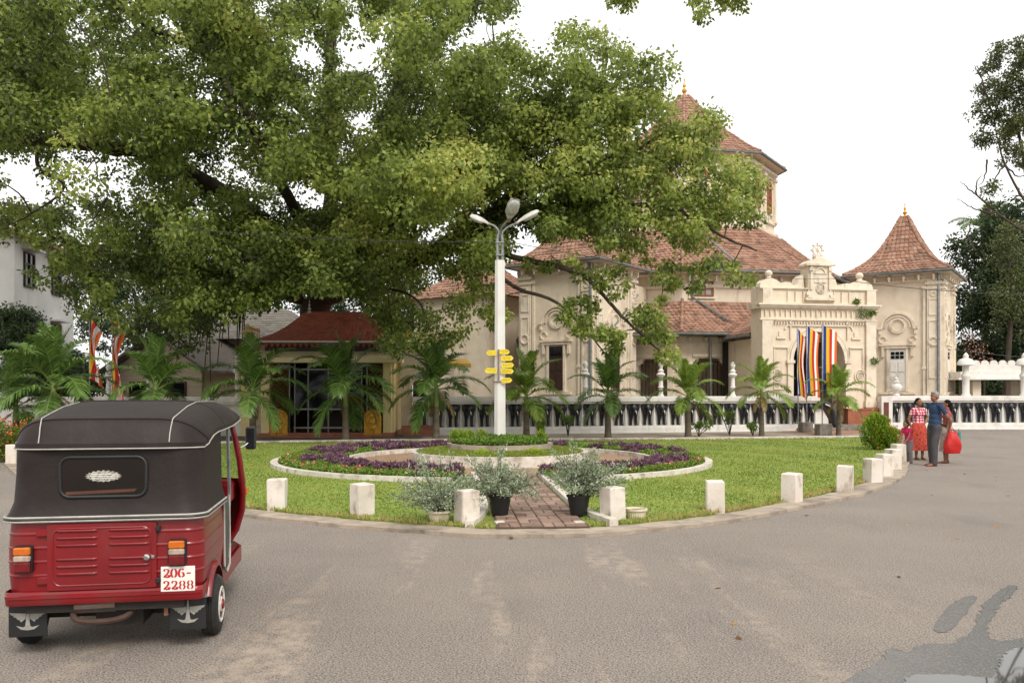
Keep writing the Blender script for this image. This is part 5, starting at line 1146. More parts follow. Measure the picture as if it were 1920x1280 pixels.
# wheels
def wheel(x, y, s_, w_=.115, r=.212):
    m = Matrix.Rotation(R(90) * s_, 3, 'Y')
    tp = [(.115, -w_ / 2), (.16, -w_ / 2 - .006), (.195, -w_ / 2 + .004), (r - .004, -w_ / 2 + .025)]
    for k in range(5): z = -w_ / 2 + .03 + k * (w_ - .06) / 4; tp += [(r, z - .005), (r, z + .005), (r - .006, z + .007)]
    tp += [(r - .004, w_ / 2 - .025), (.195, w_ / 2 - .004), (.16, w_ / 2 + .006), (.115, w_ / 2)]
    wh = MB().lathe(tp, 36, (x, y, r), m).build('wheel', RUBBER, tuk, 50); wh['label'] = 'black tyre with white and red rim'
    MB().lathe([(.12, -.03), (.128, w_ / 2 + .006), (.118, w_ / 2 + .01), (.108, w_ / 2 + .001), (.06, w_ / 2 - .003), (.05, w_ / 2 + .008), (0, w_ / 2 + .012)], 28, (x, y, r), m).build('rim', mat('white_rim', 'D9D5CE', 'BDB8AF', 8, .5, dirt=('6A5C50', 9, .55, .8)), wh, 40)
    MB().lathe([(.04, w_ / 2), (.036, w_ / 2 + .018), (.03, w_ / 2 + .022), (0, w_ / 2 + .024)], 16, (x, y, r), m).build('hub', RED, wh, 40)
    b2 = MB()
    for k in range(8): a = 2 * PI * k / 8; q = MB().prismy([(-.012, 0), (.012, 0), (0, .035)], -.002, .002); q.xf(Matrix.Translation((x + s_ * (w_ / 2 + .002), y + .062 * math.cos(a), r + .062 * math.sin(a))) @ Matrix.Rotation(R(90), 4, 'Z') @ Matrix.Rotation(-a + PI / 2, 4, 'Y')); b2.add(q.v, q.f)
    b2.build('rim_wedges', RED, wh)['kind'] = 'stuff'
wheel(.6, 0, 1); wheel(-.6, 0, -1); wheel(0, 2.0, 1)
# underside
b_ = MB(); b_.box((0, -.05, .36), (.98, .75, .12)); b_.box((.05, -.1, .25), (.3, .4, .16)); b_.tube([(-.5, 0, .2), (.5, 0, .2)], .035, 8); b_.box((0, 1.0, .3), (1.0, 1.3, .06)); b_.build('chassis', mat('greasy_black', '17130F', '241C15', 6, .7, .3, 30), tuk)
MB().tube(smooth_path([(-.22, -.35, .34), (-.2, -.42, .26), (-.1, -.44, .235), (.05, -.44, .24), (.14, -.4, .27), (.16, -.3, .34)], 4), .02, 8).build('exhaust_pipe', mat('dark_rust', '4A3428', '33241C', 9, .8), tuk); MB().tube([(-.2, -.38, .33), (.05, -.38, .335)], .05, 10).build('silencer', RUST, tuk)
MB().box((.36, -.37, .29), (.025, .02, .1), .3).build('tow_hook', RUST, tuk)
# cab: floor, seats, front shield, windscreen
b_ = MB(); b_.box((0, .95, .34), (1.12, 1.2, .04)); b_.build('floor', RED, tuk)
for s_ in (-1, 1):
    MB().prism([(s_ * .585, .4), (s_ * .6, .4), (s_ * .6, 1.5), (s_ * .5, 1.75), (s_ * .48, 1.72), (s_ * .585, 1.48)][::s_], .24, .37).build('sill', RED, tuk)
    b_ = MB(); b_.grid([[(s_ * (.612 + .012 * math.sin(PI * j / 5)), .43 + .23 * i / 3 - (.04 * (1 - j / 5) if i == 3 else 0), .36 + .56 * j / 5) for j in range(6)] for i in range(4)]); fp = b_.build('side_flap', mat('grey_vinyl', '4A4D4B', '3A3D3B', 6, .5), tuk, True)
    MB().tube([(s_ * .615, .42, .9), (s_ * .62, .42, .4), (s_ * .625, .5, .34), (s_ * .625, .64, .38), (s_ * .622, .67, .5), (s_ * .615, .67, .92)], .008, 5).build('flap_trim', PIPING, fp)
    MB().tube([(s_ * .575, .42, .42), (s_ * .585, .42, .9), (s_ * .575, .4, 1.5)], .018, 7).build('door_post', BLACKPLASTIC, tuk); MB().tube([(s_ * .56, .95, .36), (s_ * .575, .97, .9), (s_ * .56, .95, 1.5)], .014, 7).build('grab_rail', STEEL, tuk)
FRW = [(.24, .36, 1.78), (.36, .46, 1.84), (.5, .545, 1.84), (.68, .6, 1.78), (.85, .618, 1.7), (.97, .618, 1.62)]
rows = []
for z, hw, yf in FRW:
    row = []
    for k in range(21): u = -1 + 2 * k / 20; row.append((hw * math.copysign(min(1, abs(u) * 1.12), u), yf - .26 * abs(u) ** 3.5, z))
    rows.append(row)
MB().grid(rows).build('front_shield', RED, tuk, 50)
fr = MB(); UPW = [(.24, .36, 1.53), (.36, .46, 1.58), (.5, .545, 1.58), (.68, .602, 1.52), (.85, .62, 1.44), (.97, .622, 1.36), (1.15, .605, 1.33), (1.35, .57, 1.3), (1.52, .53, 1.26)]
for s_ in (-1, 1): MB().tube([(s_ * hw, y, z) for z, hw, y in UPW], [.028] * 6 + [.026, .024, .022], 8).build('windscreen_post', RED, tuk, True)
MB().tube([(-.53, 1.26, 1.52), (0, 1.34, 1.54), (.53, 1.26, 1.52)], .022, 8).build('header_rail', RED, tuk)
gl = bpy.data.materials.new('clear_windscreen'); gl.use_nodes = True; N_ = gl.node_tree.nodes; L2_ = gl.node_tree.links
tr_ = N_.new('ShaderNodeBsdfTransparent'); tr_.inputs[0].default_value = (.82, .85, .84, 1); gs_ = N_.new('ShaderNodeBsdfGlossy'); gs_.inputs['Roughness'].default_value = .03; ms_ = N_.new('ShaderNodeMixShader'); ms_.inputs[0].default_value = .1
L2_.new(tr_.outputs[0], ms_.inputs[1]); L2_.new(gs_.outputs[0], ms_.inputs[2]); L2_.new(ms_.outputs[0], N_['Material Output'].inputs[0])
rows = [[(x * hw, y + .1 * (1 - x * x), z) for x in (-.96, -.5, 0, .5, .96)] for z, hw, y in UPW[5:]]; MB().grid(rows).build('windscreen', gl, tuk, True)
b_ = MB(); b_.box((0, 1.47, .86), (1.1, .3, .2), 0, .04); b_.box((0, 1.5, .62), (.9, .2, .3), 0, .04); b_.build('dashboard', RED, tuk)
b_ = MB(); b_.tube([(0, 1.6, .5), (0, 1.4, 1.0)], .025, 8); b_.tube([(-.36, 1.25, 1.02), (-.15, 1.36, 1.03), (.15, 1.36, 1.03), (.36, 1.25, 1.02)], .017, 7); b_.build('handlebar', BLACKPLASTIC, tuk)
SEAT = mat('brown_seat_vinyl', '3B2418', '2C1A12', 4, .5)
b_ = MB(); b_.box((0, .02, .62), (1.1, .48, .14), 0, .03); b_.box((0, -.24, .86), (1.1, .12, .42), 0, .04); b_.build('passenger_seat', SEAT, tuk); b_ = MB(); b_.box((0, .8, .62), (.8, .36, .12), 0, .03); b_.box((0, .62, .85), (.8, .08, .35), 0, .03); b_.box((0, .8, .47), (.7, .3, .2)); b_.build('driver_seat', BLACKPLASTIC, tuk)
mr = MB().box((0, 0, 0), (.095, .03, .2), 0, .012).build('mirror', BLACK, tuk); mr.location = (.69, 1.42, 1.33); mr.rotation_euler = (0, 0, R(-14)); MB().tube([(.61, 1.36, 1.25), (.65, 1.4, 1.27), (.68, 1.43, 1.3)], .008, 6).build('mirror_arm', CHR, tuk)
MB().box((.647, 1.45, .86), (.03, .04, .06), 0, .008).build('indicator', AMB, tuk)
# ================================================================ palms
def frond_mesh(e0, bend, ln, m, nl=46, lw=.04, ll=.6, seed=0):
    rs = np.random.default_rng(seed); K = 14; pts = []; p = np.array([0., 0, 0]); dirs = []
    for k in range(K + 1):
        e = R(e0 - bend * (k / K) ** 1.3); d_ = np.array([math.cos(e), 0, math.sin(e)]); dirs.append(d_); pts.append(p.copy()); p = p + d_ * ln / K
    pts = np.array(pts); dirs = np.array(dirs)
    b_ = MB(); b_.tube(pts, [.022 * (1 - k / K) + .004 for k in range(K + 1)], 5)
    nv0 = len(b_.v); tint = [.75] * nv0
    for s_ in (-1, 1):
        for i in range(nl):
            t = .16 + .84 * (i + rs.random() * .6) / nl; x = min(t * K, K - 1e-3); k = int(x); f = x - k
            base = pts[k] * (1 - f) + pts[k + 1] * f; d_ = dirs[k] * (1 - f) + dirs[k + 1] * f; upv = np.cross(np.array([0, -1., 0]), d_) * -1
            upv = np.array([-d_[2], 0, d_[0]])
            L = ll * (math.sin(PI * min(1, .18 + t * .78)) ** .7) * rs.uniform(.85, 1.1) * (ln / 1.9)
            fw = .55 + t * .6; ax = np.array([0, s_, 0]) * 1.0 + d_ * fw + upv * rs.uniform(.1, .55); ax /= np.linalg.norm(ax)
            w_ = np.cross(ax, upv); w_ /= np.linalg.norm(w_) + 1e-9; w_ *= lw * rs.uniform(.8, 1.2)
            m1 = base + ax * L * .5 + np.array([0, 0, -.03 * L]); m2 = base + ax * L * .97 + np.array([0, 0, -.3 * L * rs.uniform(.5, 1.4)])
            n0 = len(b_.v); b_.add([base - w_ * .35, base + w_ * .35, m1 + w_ * .5, m1 - w_ * .5, m2], [(0, 1, 2, 3), (3, 2, 4)])
            tint += [np.clip(rs.normal(.45, .18), 0, 1)] * 5
    me = b_.mesh('frond', m); set_tint(me, tint); return me
FR = {}
for nm, mm_ in (('d', LM_PALM), ('y', LM_PALM_Y)):
    FR[nm] = [frond_mesh(e, b_, L, mm_, seed=i * 7 + 1) for i, (e, b_, L) in enumerate(((86, 30, 1.55), (74, 75, 1.85), (56, 95, 1.9), (34, 95, 1.85), (8, 75, 1.7), (-22, 60, 1.6)))]
def palm(px, py, h, scale, nf, label, kind='d', r=.1, dead=0, Y=None, lean=0):
    p = G(px, py) if Y is None else Vector(((px - 960) / F * Y, Y, 0)); h *= .93; t = thing('palm', (p.x, p.y, 0), label, 'palm tree', group='young palms along the back of the garden')
    prof = [(r * 1.5, 0), (r * 1.25, .15), (r * 1.05, h * .4), (r * .95, h * .62), (r * 1.0, h * .66), (r * .75, h * .9), (r * .45, h * 1.02)]
    MB().lathe(prof[:4] + [(0, h * .63)], 12).build('trunk', PALMBARK, t, 50)
    b_ = MB(); b_.lathe([(r * .9, h * .62)] + prof[4:], 12); sh = b_.build('crownshaft', SHAFT, t, 50)
    nf += 4
    for k in range(nf):
        nf = nf; q = k / max(1, nf - 1); iv = min(5, int(q * (5.2 + dead)))
        o = link('frond', FR[kind][iv], t, (0, 0, h * (1.02 - .12 * q)), k * 2.4 + rng.normal() * .2 + px); s_ = scale * rng.uniform(.9, 1.1); o.scale = (s_, s_, s_)
        o.rotation_euler = (rng.normal() * .06, rng.normal() * .06, k * 2.399 + rng.normal() * .2 + px)
    for k in range(2):
        o = link('dry_frond', FRDRY, t, (0, 0, h * .88), rng.uniform(0, 6.28)); o.scale = (scale * .8,) * 3
    return t
FRDRY = frond_mesh(-35, 45, 1.3, leafmat('dry_leaflet', ['6A5636', '8A7448', 'A08A58'], .2), 30, .03, .4, 99)
SHAFT = mat('palm_crownshaft', '7C8A4A', '5F7238', 4, .6, .1, 20, stretch=(1, 1, .3))
palm(1140, 822, 1.75, .92, 13, 'young palm before the balustrade, next from the lamp post towards the gate')
palm(1290, 821, 1.75, .86, 12, 'young palm before the dark veranda doorway of the temple', 'y')
palm(1428, 819, 1.95, .82, 12, 'slim palm before the veranda-side pier of the temple gate', 'y', .085)
palm(1572, 817, 1.75, .76, 12, 'yellow-green palm beside the flags before the temple gate', 'y', .075)
palm(987, 823, 1.75, 1.0, 13, 'young palm just beside the lamp post with bright upright fronds', 'y')
palm(818, 828, 2.1, 1.08, 14, 'tall dark palm before the first elephants of the balustrade')
palm(648, 830, 2.1, 1.12, 15, 'drooping palm standing just before the shrine doorway', dead=.5)
palm(474, 833, 2.0, 1.05, 14, 'dark palm between the tuk-tuk mirror and the shrine')
palm(292, 838, 2.0, 1.0, 13, 'palm behind the tuk-tuk roof before the gabled house')
palm(100, 842, 2.1, 1.2, 15, 'large dark palm by the orange-flowered hedge')
palm(30, 838, 1.4, 1.0, 14, 'low bushy palm at the foot of the white building')

# ================================================================ the great fig tree
def limb(b_, pts, r0, r1, n=10, sub=6, wob=.12):
    pp = smooth_path([tuple(p) for p in pts], sub); N = len(pp)
    for i in range(1, N - 1): pp[i] = tuple(np.array(pp[i]) + rng.normal(0, wob * (r0 if r0 < .5 else .5), 3))
    b_.tube(pp, [r0 + (r1 - r0) * (i / (N - 1)) for i in range(N)], n); return [np.array(p) for p in pp]
def crown_leaves(name, cents, rad, per, ls, m, parent, base_t, droop=.6, spread=.5, wd=.72):
    """cents (N,3) leaf clumps; each clump gets `per` leaves hanging from short twigs"""
    N = len(cents); c = np.repeat(cents, per, 0); n = len(c); d = rdir(n); rr = np.repeat(rad, per) if hasattr(rad, '__len__') else rad
    pos = c + d * (rng.random(n) ** .5 * rr)[:, None] * np.array([1, 1, .72])
    ax = unit(rdir(n) * .75 + d * spread + np.array([0, 0, -droop]))
    nr = unit(d + rdir(n) * .8 + np.array([0, 0, .6]))
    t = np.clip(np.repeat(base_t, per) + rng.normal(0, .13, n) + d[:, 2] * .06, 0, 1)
    return leaves(name, pos, ax, nr, rng.uniform(.55, 1.35, n) * ls, rng.uniform(.85, 1.15, n) * ls * wd, t, m, parent)
def twigs(b_, cents, limbs, frac, r=.02):
    """join the leaf clumps to the limbs step by step, each to the nearest wood already grown"""
    LP = np.concatenate([np.array(l) for l in limbs]); sel = cents[rng.random(len(cents)) < frac]
    d0 = np.array([np.min(np.linalg.norm(LP - c, axis=1)) for c in sel]); sel = sel[np.argsort(d0)]
    buf = np.zeros((len(LP) + 2 * len(sel), 3)); buf[:len(LP)] = LP; n = len(LP)
    for c in sel:
        dd = np.linalg.norm(buf[:n] - c, axis=1) + np.maximum(0, buf[:n, 2] - c[2]) * .3; j = int(np.argmin(dd)); a = buf[j].copy(); L = np.linalg.norm(a - c)
        if L < .15 or L > 3.2: continue
        mid = (a + c) / 2 + rng.normal(0, .1 * L, 3) + np.array([0, 0, .06 * L]); pp = smooth_path([a, mid, c], 3); K = len(pp); rr = r * (.55 + .5 * L) * (1 if j < len(LP) else .65)
        b_.tube(pp, [rr * (1 - .6 * k / (K - 1)) + .004 for k in range(K)], 5, False); buf[n] = mid; buf[n + 1] = c; n += 2

TB = Vector(((592 - 960) / F * 37, 37, 0))
tree = thing('fig_tree', TB, 'huge spreading fig tree overhanging the shrine and half the temple', 'tree')
def W(px, py, Y): return np.array(P(px, py, Y) - TB)
tb = MB(); LB = []
tr = [(0, 0, -.1), (0, 0, .6), W(590, 640, 37), W(592, 560, 36.8)]
pp = smooth_path([tuple(x) for x in tr], 6); LB.append([np.array(x) for x in pp]); tb.tube(pp, [1.25 - .6 * min(1, k / len(pp) * 1.3) + .35 * math.exp(-k) for k in range(len(pp))], 18)
for k in range(7):
    a = k * .9; limb(tb, [(1.5 * math.cos(a), 1.5 * math.sin(a), -.1), (.95 * math.cos(a), .95 * math.sin(a), .5), (.45 * math.cos(a), .45 * math.sin(a), 2.6)], .3, .2, 8)
def lm(pts, r0, r1, n=10): r0, r1 = r0 * .8, r1 * .75; LB.append(limb(tb, [W(*p) for p in pts], r0, r1, n))
lm([(592, 585, 36.8), (604, 480, 37), (622, 350, 37), (618, 180, 37), (622, 60, 37), (632, -90, 37)], .5, .26, 12)
lm([(600, 570, 36.8), (660, 420, 35), (715, 290, 34), (748, 180, 33.5), (752, 60, 33), (740, -100, 33)], .62, .34, 12)
lm([(752, 160, 33.4), (800, 95, 33), (850, 45, 32.5), (905, -20, 32), (960, -90, 31.5)], .4, .22)
lm([(905, -20, 32), (1050, -75, 30), (1200, -70, 29), (1330, -45, 28.3), (1400, -20, 28)], .2, .03)
lm([(575, 540, 36.6), (470, 400, 33), (300, 300, 30), (180, 272, 28.5), (80, 265, 27.5), (-10, 246, 27), (-160, 220, 26)], .45, .15, 12)
lm([(618, 290, 37), (560, 200, 35), (430, 120, 32), (300, 60, 30), (150, -40, 28)], .3, .12)
lm([(605, 560, 36.6), (700, 520, 33), (800, 475, 30), (870, 445, 28.6), (925, 405, 28), (975, 350, 28), (1050, 280, 28), (1130, 200, 28.5), (1180, 130, 29)], .48, .1, 12)
lm([(905, 418, 28.2), (960, 396, 27.6), (1060, 384, 27), (1150, 387, 26.6), (1240, 384, 26.3), (1300, 408, 26), (1360, 445, 26), (1420, 470, 26)], .17, .035)
lm([(830, 470, 29.5), (900, 462, 28), (960, 480, 27), (1050, 500, 26.3), (1100, 520, 26), (1150, 575, 25.8), (1200, 625, 25.6), (1250, 670, 25.5)], .16, .03)
lm([(900, 480, 28), (960, 535, 27), (1040, 565, 26.4), (1090, 610, 26.2), (1150, 680, 26)], .1, .02)
lm([(1010, 320, 28), (1100, 300, 27.5), (1180, 290, 27), (1260, 240, 27), (1330, 250, 27)], .1, .03)
lm([(560, 560, 36.5), (430, 520, 32), (300, 500, 29), (180, 470, 27.5), (90, 440, 27)], .32, .06)
lm([(590, 540, 36), (570, 440, 31), (520, 330, 27), (470, 230, 24.5), (420, 150, 23.5)], .34, .07)
lm([(620, 550, 36), (680, 470, 30), (740, 380, 27), (790, 300, 25.5), (820, 240, 25)], .3, .06)
lm([(650, 540, 34), (720, 540, 30), (780, 560, 27.5), (800, 610, 26.8), (785, 640, 26.5)], .07, .02)
lm([(80, 268, 27.5), (70, 310, 27), (120, 350, 26.6), (60, 400, 26), (20, 420, 26)], .09, .02)
for k in range(16):                                  # hanging aerial roots
    px = rng.uniform(310, 460); Y = rng.uniform(33, 37); a = W(px, rng.uniform(520, 580), Y); b2 = W(px + rng.normal() * 6, rng.uniform(640, 740), Y)
    tb.tube([a, (a + b2) / 2 + rng.normal(0, .05, 3), b2], [.03, .025, .02], 5)
# crown outline in photo pixels -> clumps spread through the depth of the tree
OUT = [(-160, -120), (960, -120), (955, 20), (920, 45), (880, 65), (850, 100), (905, 85), (960, 65), (985, 85), (1030, 70), (1055, 45), (1095, 52), (1130, 55), (1180, 78), (1215, 75), (1250, 95), (1275, 130), (1240, 165), (1262, 200), (1270, 235), (1300, 195), (1350, 215), (1370, 250), (1345, 280), (1395, 305), (1430, 330), (1432, 400), (1445, 440), (1400, 480), (1340, 470), (1290, 490), (1240, 480), (1190, 470), (1130, 470), (1095, 430), (1020, 440), (985, 400), (950, 470), (925, 510), (880, 520), (880, 600), (868, 640), (800, 640), (770, 668), (742, 655), (720, 640), (700, 585), (640, 545), (560, 540), (480, 575), (430, 600), (390, 655), (330, 650), (260, 640), (160, 600), (110, 540), (70, 520), (120, 480), (90, 455), (20, 440), (-160, 450)]
HOLES = [[(545, 40), (600, 30), (604, 130), (585, 190), (545, 110)], [(635, 20), (690, 30), (720, 100), (690, 120), (645, 150)], [(785, 130), (850, 60), (905, 40), (890, 75), (855, 115), (850, 130)],
         [(0, 215), (65, 215), (30, 235), (0, 232)], [(-20, 285), (60, 280), (150, 290), (240, 310), (250, 330), (190, 355), (150, 395), (60, 385), (-20, 400)], [(640, 210), (680, 190), (690, 240), (650, 290), (640, 270)],
         [(1110, 225), (1150, 250), (1140, 300), (1110, 300)], [(1195, 230), (1255, 205), (1240, 260), (1200, 280)], [(960, 130), (1000, 125), (990, 150)], [(830, 400), (870, 405), (850, 440), (820, 430)], [(200, 520), (330, 560), (200, 560)]]
def sample_crown(n):
    x = rng.uniform(-160, 1450, n); y = rng.uniform(-120, 680, n); k = inpoly(x, y, OUT)
    for h in HOLES: k &= ~(inpoly(x, y, h) & (rng.random(n) < .85))
    return x[k], y[k]
bx, by = sample_crown(800)                            # boughs
extra = [(rng.uniform(1030, 1330), rng.uniform(190, 470)) for _ in range(50)]; extra = [e for e in extra if inpoly(np.array([e[0]]), np.array([e[1]]), OUT)[0]]
extra += [(rng.uniform(850, 985), rng.uniform(130, 330)) for _ in range(22)]
n_old = len(bx); extra += [(rng.uniform(430, 700), rng.uniform(390, 540)) for _ in range(34)] + [(rng.uniform(880, 1080), rng.uniform(400, 470)) for _ in range(8)]
bx = np.concatenate([bx, [e[0] for e in extra]]); by = np.concatenate([by, [e[1] for e in extra]])
cents = []; ct = []; crad = []
for x, y in zip(bx, by):
    right = np.clip((x - 850) / 350, 0, 1)
    if x > 880: Y = rng.uniform(25.5, 31 - 3 * right)
    else:
        Y = rng.uniform(22.5, 38) if y < 420 else rng.uniform(25.5, 39)
        if 430 < x < 700 and 390 < y < 540: Y = rng.uniform(25, 31)
    if y > 560 and 480 < x < 760: Y = rng.uniform(26, 30)
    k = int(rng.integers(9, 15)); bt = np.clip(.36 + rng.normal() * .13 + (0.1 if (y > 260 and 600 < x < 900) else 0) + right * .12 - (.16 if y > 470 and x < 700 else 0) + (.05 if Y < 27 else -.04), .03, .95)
    dens = (.38 if x > 1170 else .75) if x > 960 else 1
    for j in range(int(k * dens)):
        qx, qy = x + rng.normal() * 30, y + rng.normal() * 22
        if not inpoly(np.array([qx]), np.array([qy]), OUT)[0]: continue
        if any(inpoly(np.array([qx]), np.array([qy]), h)[0] for h in HOLES) and rng.random() < .8: continue
        cents.append(W(qx, qy, Y + rng.normal() * .7)); ct.append(bt + rng.normal() * .06); crad.append(rng.uniform(.32, .62) if x < 1150 else rng.uniform(.34, .6))
for poly, cnt, Y0 in (([(960, 490), (1060, 520), (1180, 560), (1180, 470)], 16, 26), ([(1010, 560), (1130, 560), (1180, 640), (1130, 660)], 18, 26), ([(1180, 560), (1250, 560), (1260, 680), (1200, 660)], 14, 25.6), ([(1200, 480), (1440, 480), (1440, 520), (1300, 540), (1220, 540)], 10, 26), ([(1140, -20), (1200, -20), (1190, 20), (1150, 10)], 6, 28), ([(1290, -20), (1400, -20), (1395, 25), (1310, 35)], 10, 28), ([(880, 520), (930, 520), (960, 640), (890, 620)], 14, 27), ([(110, 420), (190, 480), (60, 520), (40, 470)], 12, 27)):
    xs = rng.uniform(min(p[0] for p in poly), max(p[0] for p in poly), cnt * 2); ys = rng.uniform(min(p[1] for p in poly), max(p[1] for p in poly), cnt * 2); kk = inpoly(xs, ys, poly)
    for qx, qy in zip(xs[kk], ys[kk]): cents.append(W(qx, qy, Y0 + rng.normal() * .5)); ct.append(.5 + rng.normal() * .1); crad.append(rng.uniform(.22, .36))
cents = np.array(cents); ct = np.array(ct); crad = np.array(crad)
print('clumps', len(cents))
twigs(tb, cents, LB, .42)
tb.build('trunk', BARK, tree, 60)
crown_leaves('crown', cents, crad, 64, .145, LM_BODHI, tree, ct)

# ================================================================ other trees
def tree_simple(name, base, trunk_pts, r0, blobs, ncl, per, ls, m, label, bt=.45, crad_=.4, bare=(), cat='tree', group=None, wd=.6):
    t = thing(name, base, label, cat, group=group); B0 = Vector(base); b_ = MB(); Ls = []
    for k, pts in enumerate(trunk_pts): Ls.append(limb(b_, [np.array(Vector(p) - B0) for p in pts], r0 * (1 if k == 0 else .5), r0 * (.35 if k == 0 else .1), 9))
    for pts in bare: Ls.append(limb(b_, [np.array(Vector(p) - B0) for p in pts], .06, .012, 5, 5, .5))
    cs, tt = [], []
    tot = sum(q[3] * q[4] for q in blobs)
    for (x, y, Y, rx, ry, rz) in [(q[0], q[1], q[2], q[3], q[4], q[5]) for q in blobs]:
        n_ = max(3, int(ncl * rx * ry / tot)); d_ = rdir(n_) * (rng.random((n_, 1)) ** .4); off = rng.normal() * .1
        c = np.array(P(x, y, Y) - B0); cs.append(c + d_ * np.array([rx / F * Y, rz, ry / F * Y])); tt.append(np.full(n_, bt + off) + d_[:, 2] * .12)
    cs = np.concatenate(cs); tt = np.concatenate(tt); cs[:, 2] = np.maximum(cs[:, 2], .1); twigs(b_, cs, Ls, .2, .018); b_.build('trunk', BARK, t, 60)
    crown_leaves('crown', cs, rng.uniform(.7, 1.3, len(cs)) * crad_, per, ls, m, t, tt, .3, .6, wd); return t
def gp(px, Y): return ((px - 960) / F * Y, Y, 0)
Y = 56
tree_simple('broadleaf_tree', gp(1890, Y), [[gp(1890, Y), P(1885, 600, Y), P(1870, 450, Y), P(1850, 390, Y)]], .5,
    [(1850, 470, Y, 55, 60, 3), (1905, 420, Y, 60, 50, 3), (1840, 560, Y, 50, 70, 3), (1910, 540, Y - 2, 60, 80, 3), (1960, 480, Y, 60, 80, 3), (1850, 640, Y, 60, 60, 3), (1930, 650, Y, 70, 70, 3), (2010, 600, Y, 60, 100, 3), (1820, 690, Y + 1, 40, 50, 2)], 620, 85, .24, LM_DARK, 'dense dark broadleaf tree behind the white-doored corner tower', .42, .75)
Y = 47
tree_simple('tall_tree', gp(1960, Y), [[gp(1960, Y), P(1950, 500, Y), P(1925, 330, Y), P(1900, 200, Y)], [P(1935, 400, Y), P(1885, 310, Y), P(1860, 210, Y)], [P(1930, 440, Y), P(1870, 400, Y), P(1855, 370, Y)]], .17,
    [(1895, 105, Y, 34, 30, 1.2), (1880, 160, Y, 40, 34, 1.2), (1850, 210, Y, 26, 30, 1), (1890, 235, Y, 36, 36, 1.2), (1905, 290, Y, 26, 24, 1), (1845, 250, Y, 20, 22, .8), (1930, 180, Y, 40, 80, 1.5), (1863, 355, Y, 14, 18, .5), (1850, 130, Y, 12, 8, .5), (1900, 75, Y, 18, 12, .6)], 210, 60, .17, LM_OLIVE, 'tall airy olive-green tree with bare twigs over the white-doored corner tower', .45, .42,
    bare=[[P(1870, 400, Y), P(1840, 395, Y), P(1815, 385, Y), P(1795, 372, Y)], [P(1860, 390, Y), P(1830, 365, Y), P(1812, 350, Y), P(1800, 340, Y)], [P(1830, 365, Y), P(1832, 345, Y), P(1840, 325, Y)], [P(1885, 310, Y), P(1868, 330, Y), P(1860, 370, Y)], [P(1885, 310, Y), P(1910, 330, Y), P(1930, 325, Y)], [P(1860, 210, Y), P(1840, 150, Y), P(1826, 122, Y)], [P(1850, 300, Y), P(1848, 330, Y), P(1835, 350, Y)], [P(1830, 470, Y), P(1816, 440, Y), P(1822, 412, Y), P(1812, 405, Y)]])
Y = 58
tree_simple('hanging_vine_tree', gp(1880, 50), [[gp(1880, 50), P(1895, 600, 50), P(1890, 480, 50)]], .2,
    [(1895, 470, 50, 35, 50, 1), (1880, 560, 50, 26, 60, 1), (1925, 560, 50, 40, 70, 1)], 110, 70, .16, LM_OLIVE, 'drooping olive-green creeper hanging over the dark tree beside the white-doored tower', .5, .6)
Yb = 50
LM_SALMON = leafmat('salmon_flower', ['A87060', 'C08A78', 'CC9C88'], .2)
t = tree_simple('bougainvillea', gp(1845, Yb), [[gp(1845, Yb), P(1845, 690, Yb), P(1840, 655, Yb)]], .08, [(1832, 652, Yb, 30, 22, .7), (1850, 675, Yb, 30, 16, .7), (1815, 640, Yb, 16, 14, .5)], 34, 6, .11, LM_SALMON, 'salmon-pink flowering bougainvillea beside the white-doored tower', .5, .3, cat='shrub')
# trees standing behind the shrine, the gabled house and the temple
for k, (px, py, Yt, rx, ry, lab) in enumerate(((30, 620, 40, 50, 45, 'dark leafy tree before the white building windows'), (430, 560, 52, 130, 120, 'dark tree behind the gabled house roof'),
      (250, 560, 60, 140, 110, 'dark tree between the white building and the gabled house'), (700, 560, 56, 130, 120, 'dark tree behind the shrine roof'), (860, 600, 60, 90, 110, 'dark tree between the shrine and the branch-veiled temple tower'), (100, 700, 36, 90, 50, 'low dark thicket beneath the white building'), (1860, 700, 56, 110, 60, 'dark thicket behind the white pavilion'))):
    tree_simple('background_tree', gp(px, Yt), [[gp(px, Yt), P(px + 8, py + 40, Yt), P(px, py - 20, Yt)]], .28,
        [(px - rx * .5, py, Yt, rx * .55, ry * .6, 2), (px + rx * .5, py + 10, Yt, rx * .55, ry * .6, 2), (px, py - ry * .45, Yt, rx * .6, ry * .5, 2), (px, py + ry * .5, Yt - 1, rx * .8, ry * .5, 2)], 300, 55, .22 if Yt > 45 else .15, LM_DARK, lab, .4, .7 if Yt > 45 else .45, group='dark trees behind the shrine')
for px, py, Yt, lab, s_ in ((95, 440, 62, 'coconut palm crown rising behind the white building', 1.5), (1842, 430, 62, 'coconut palm fronds behind the dark tree by the white-doored tower', 1.4)):
    p = P(px, py, Yt); t = thing('coconut_palm', (p.x, p.y, 0), lab, 'palm tree'); MB().tube([(0, 0, 0), (.2, 0, p.z * .5), (0, 0, p.z)], [.22, .17, .13], 8).build('trunk', PALMBARK, t)
    for k in range(16):
        o = link('frond', FR['d'][1 + k % 5], t, (0, 0, p.z), k * 2.4); o.scale = (s_,) * 3

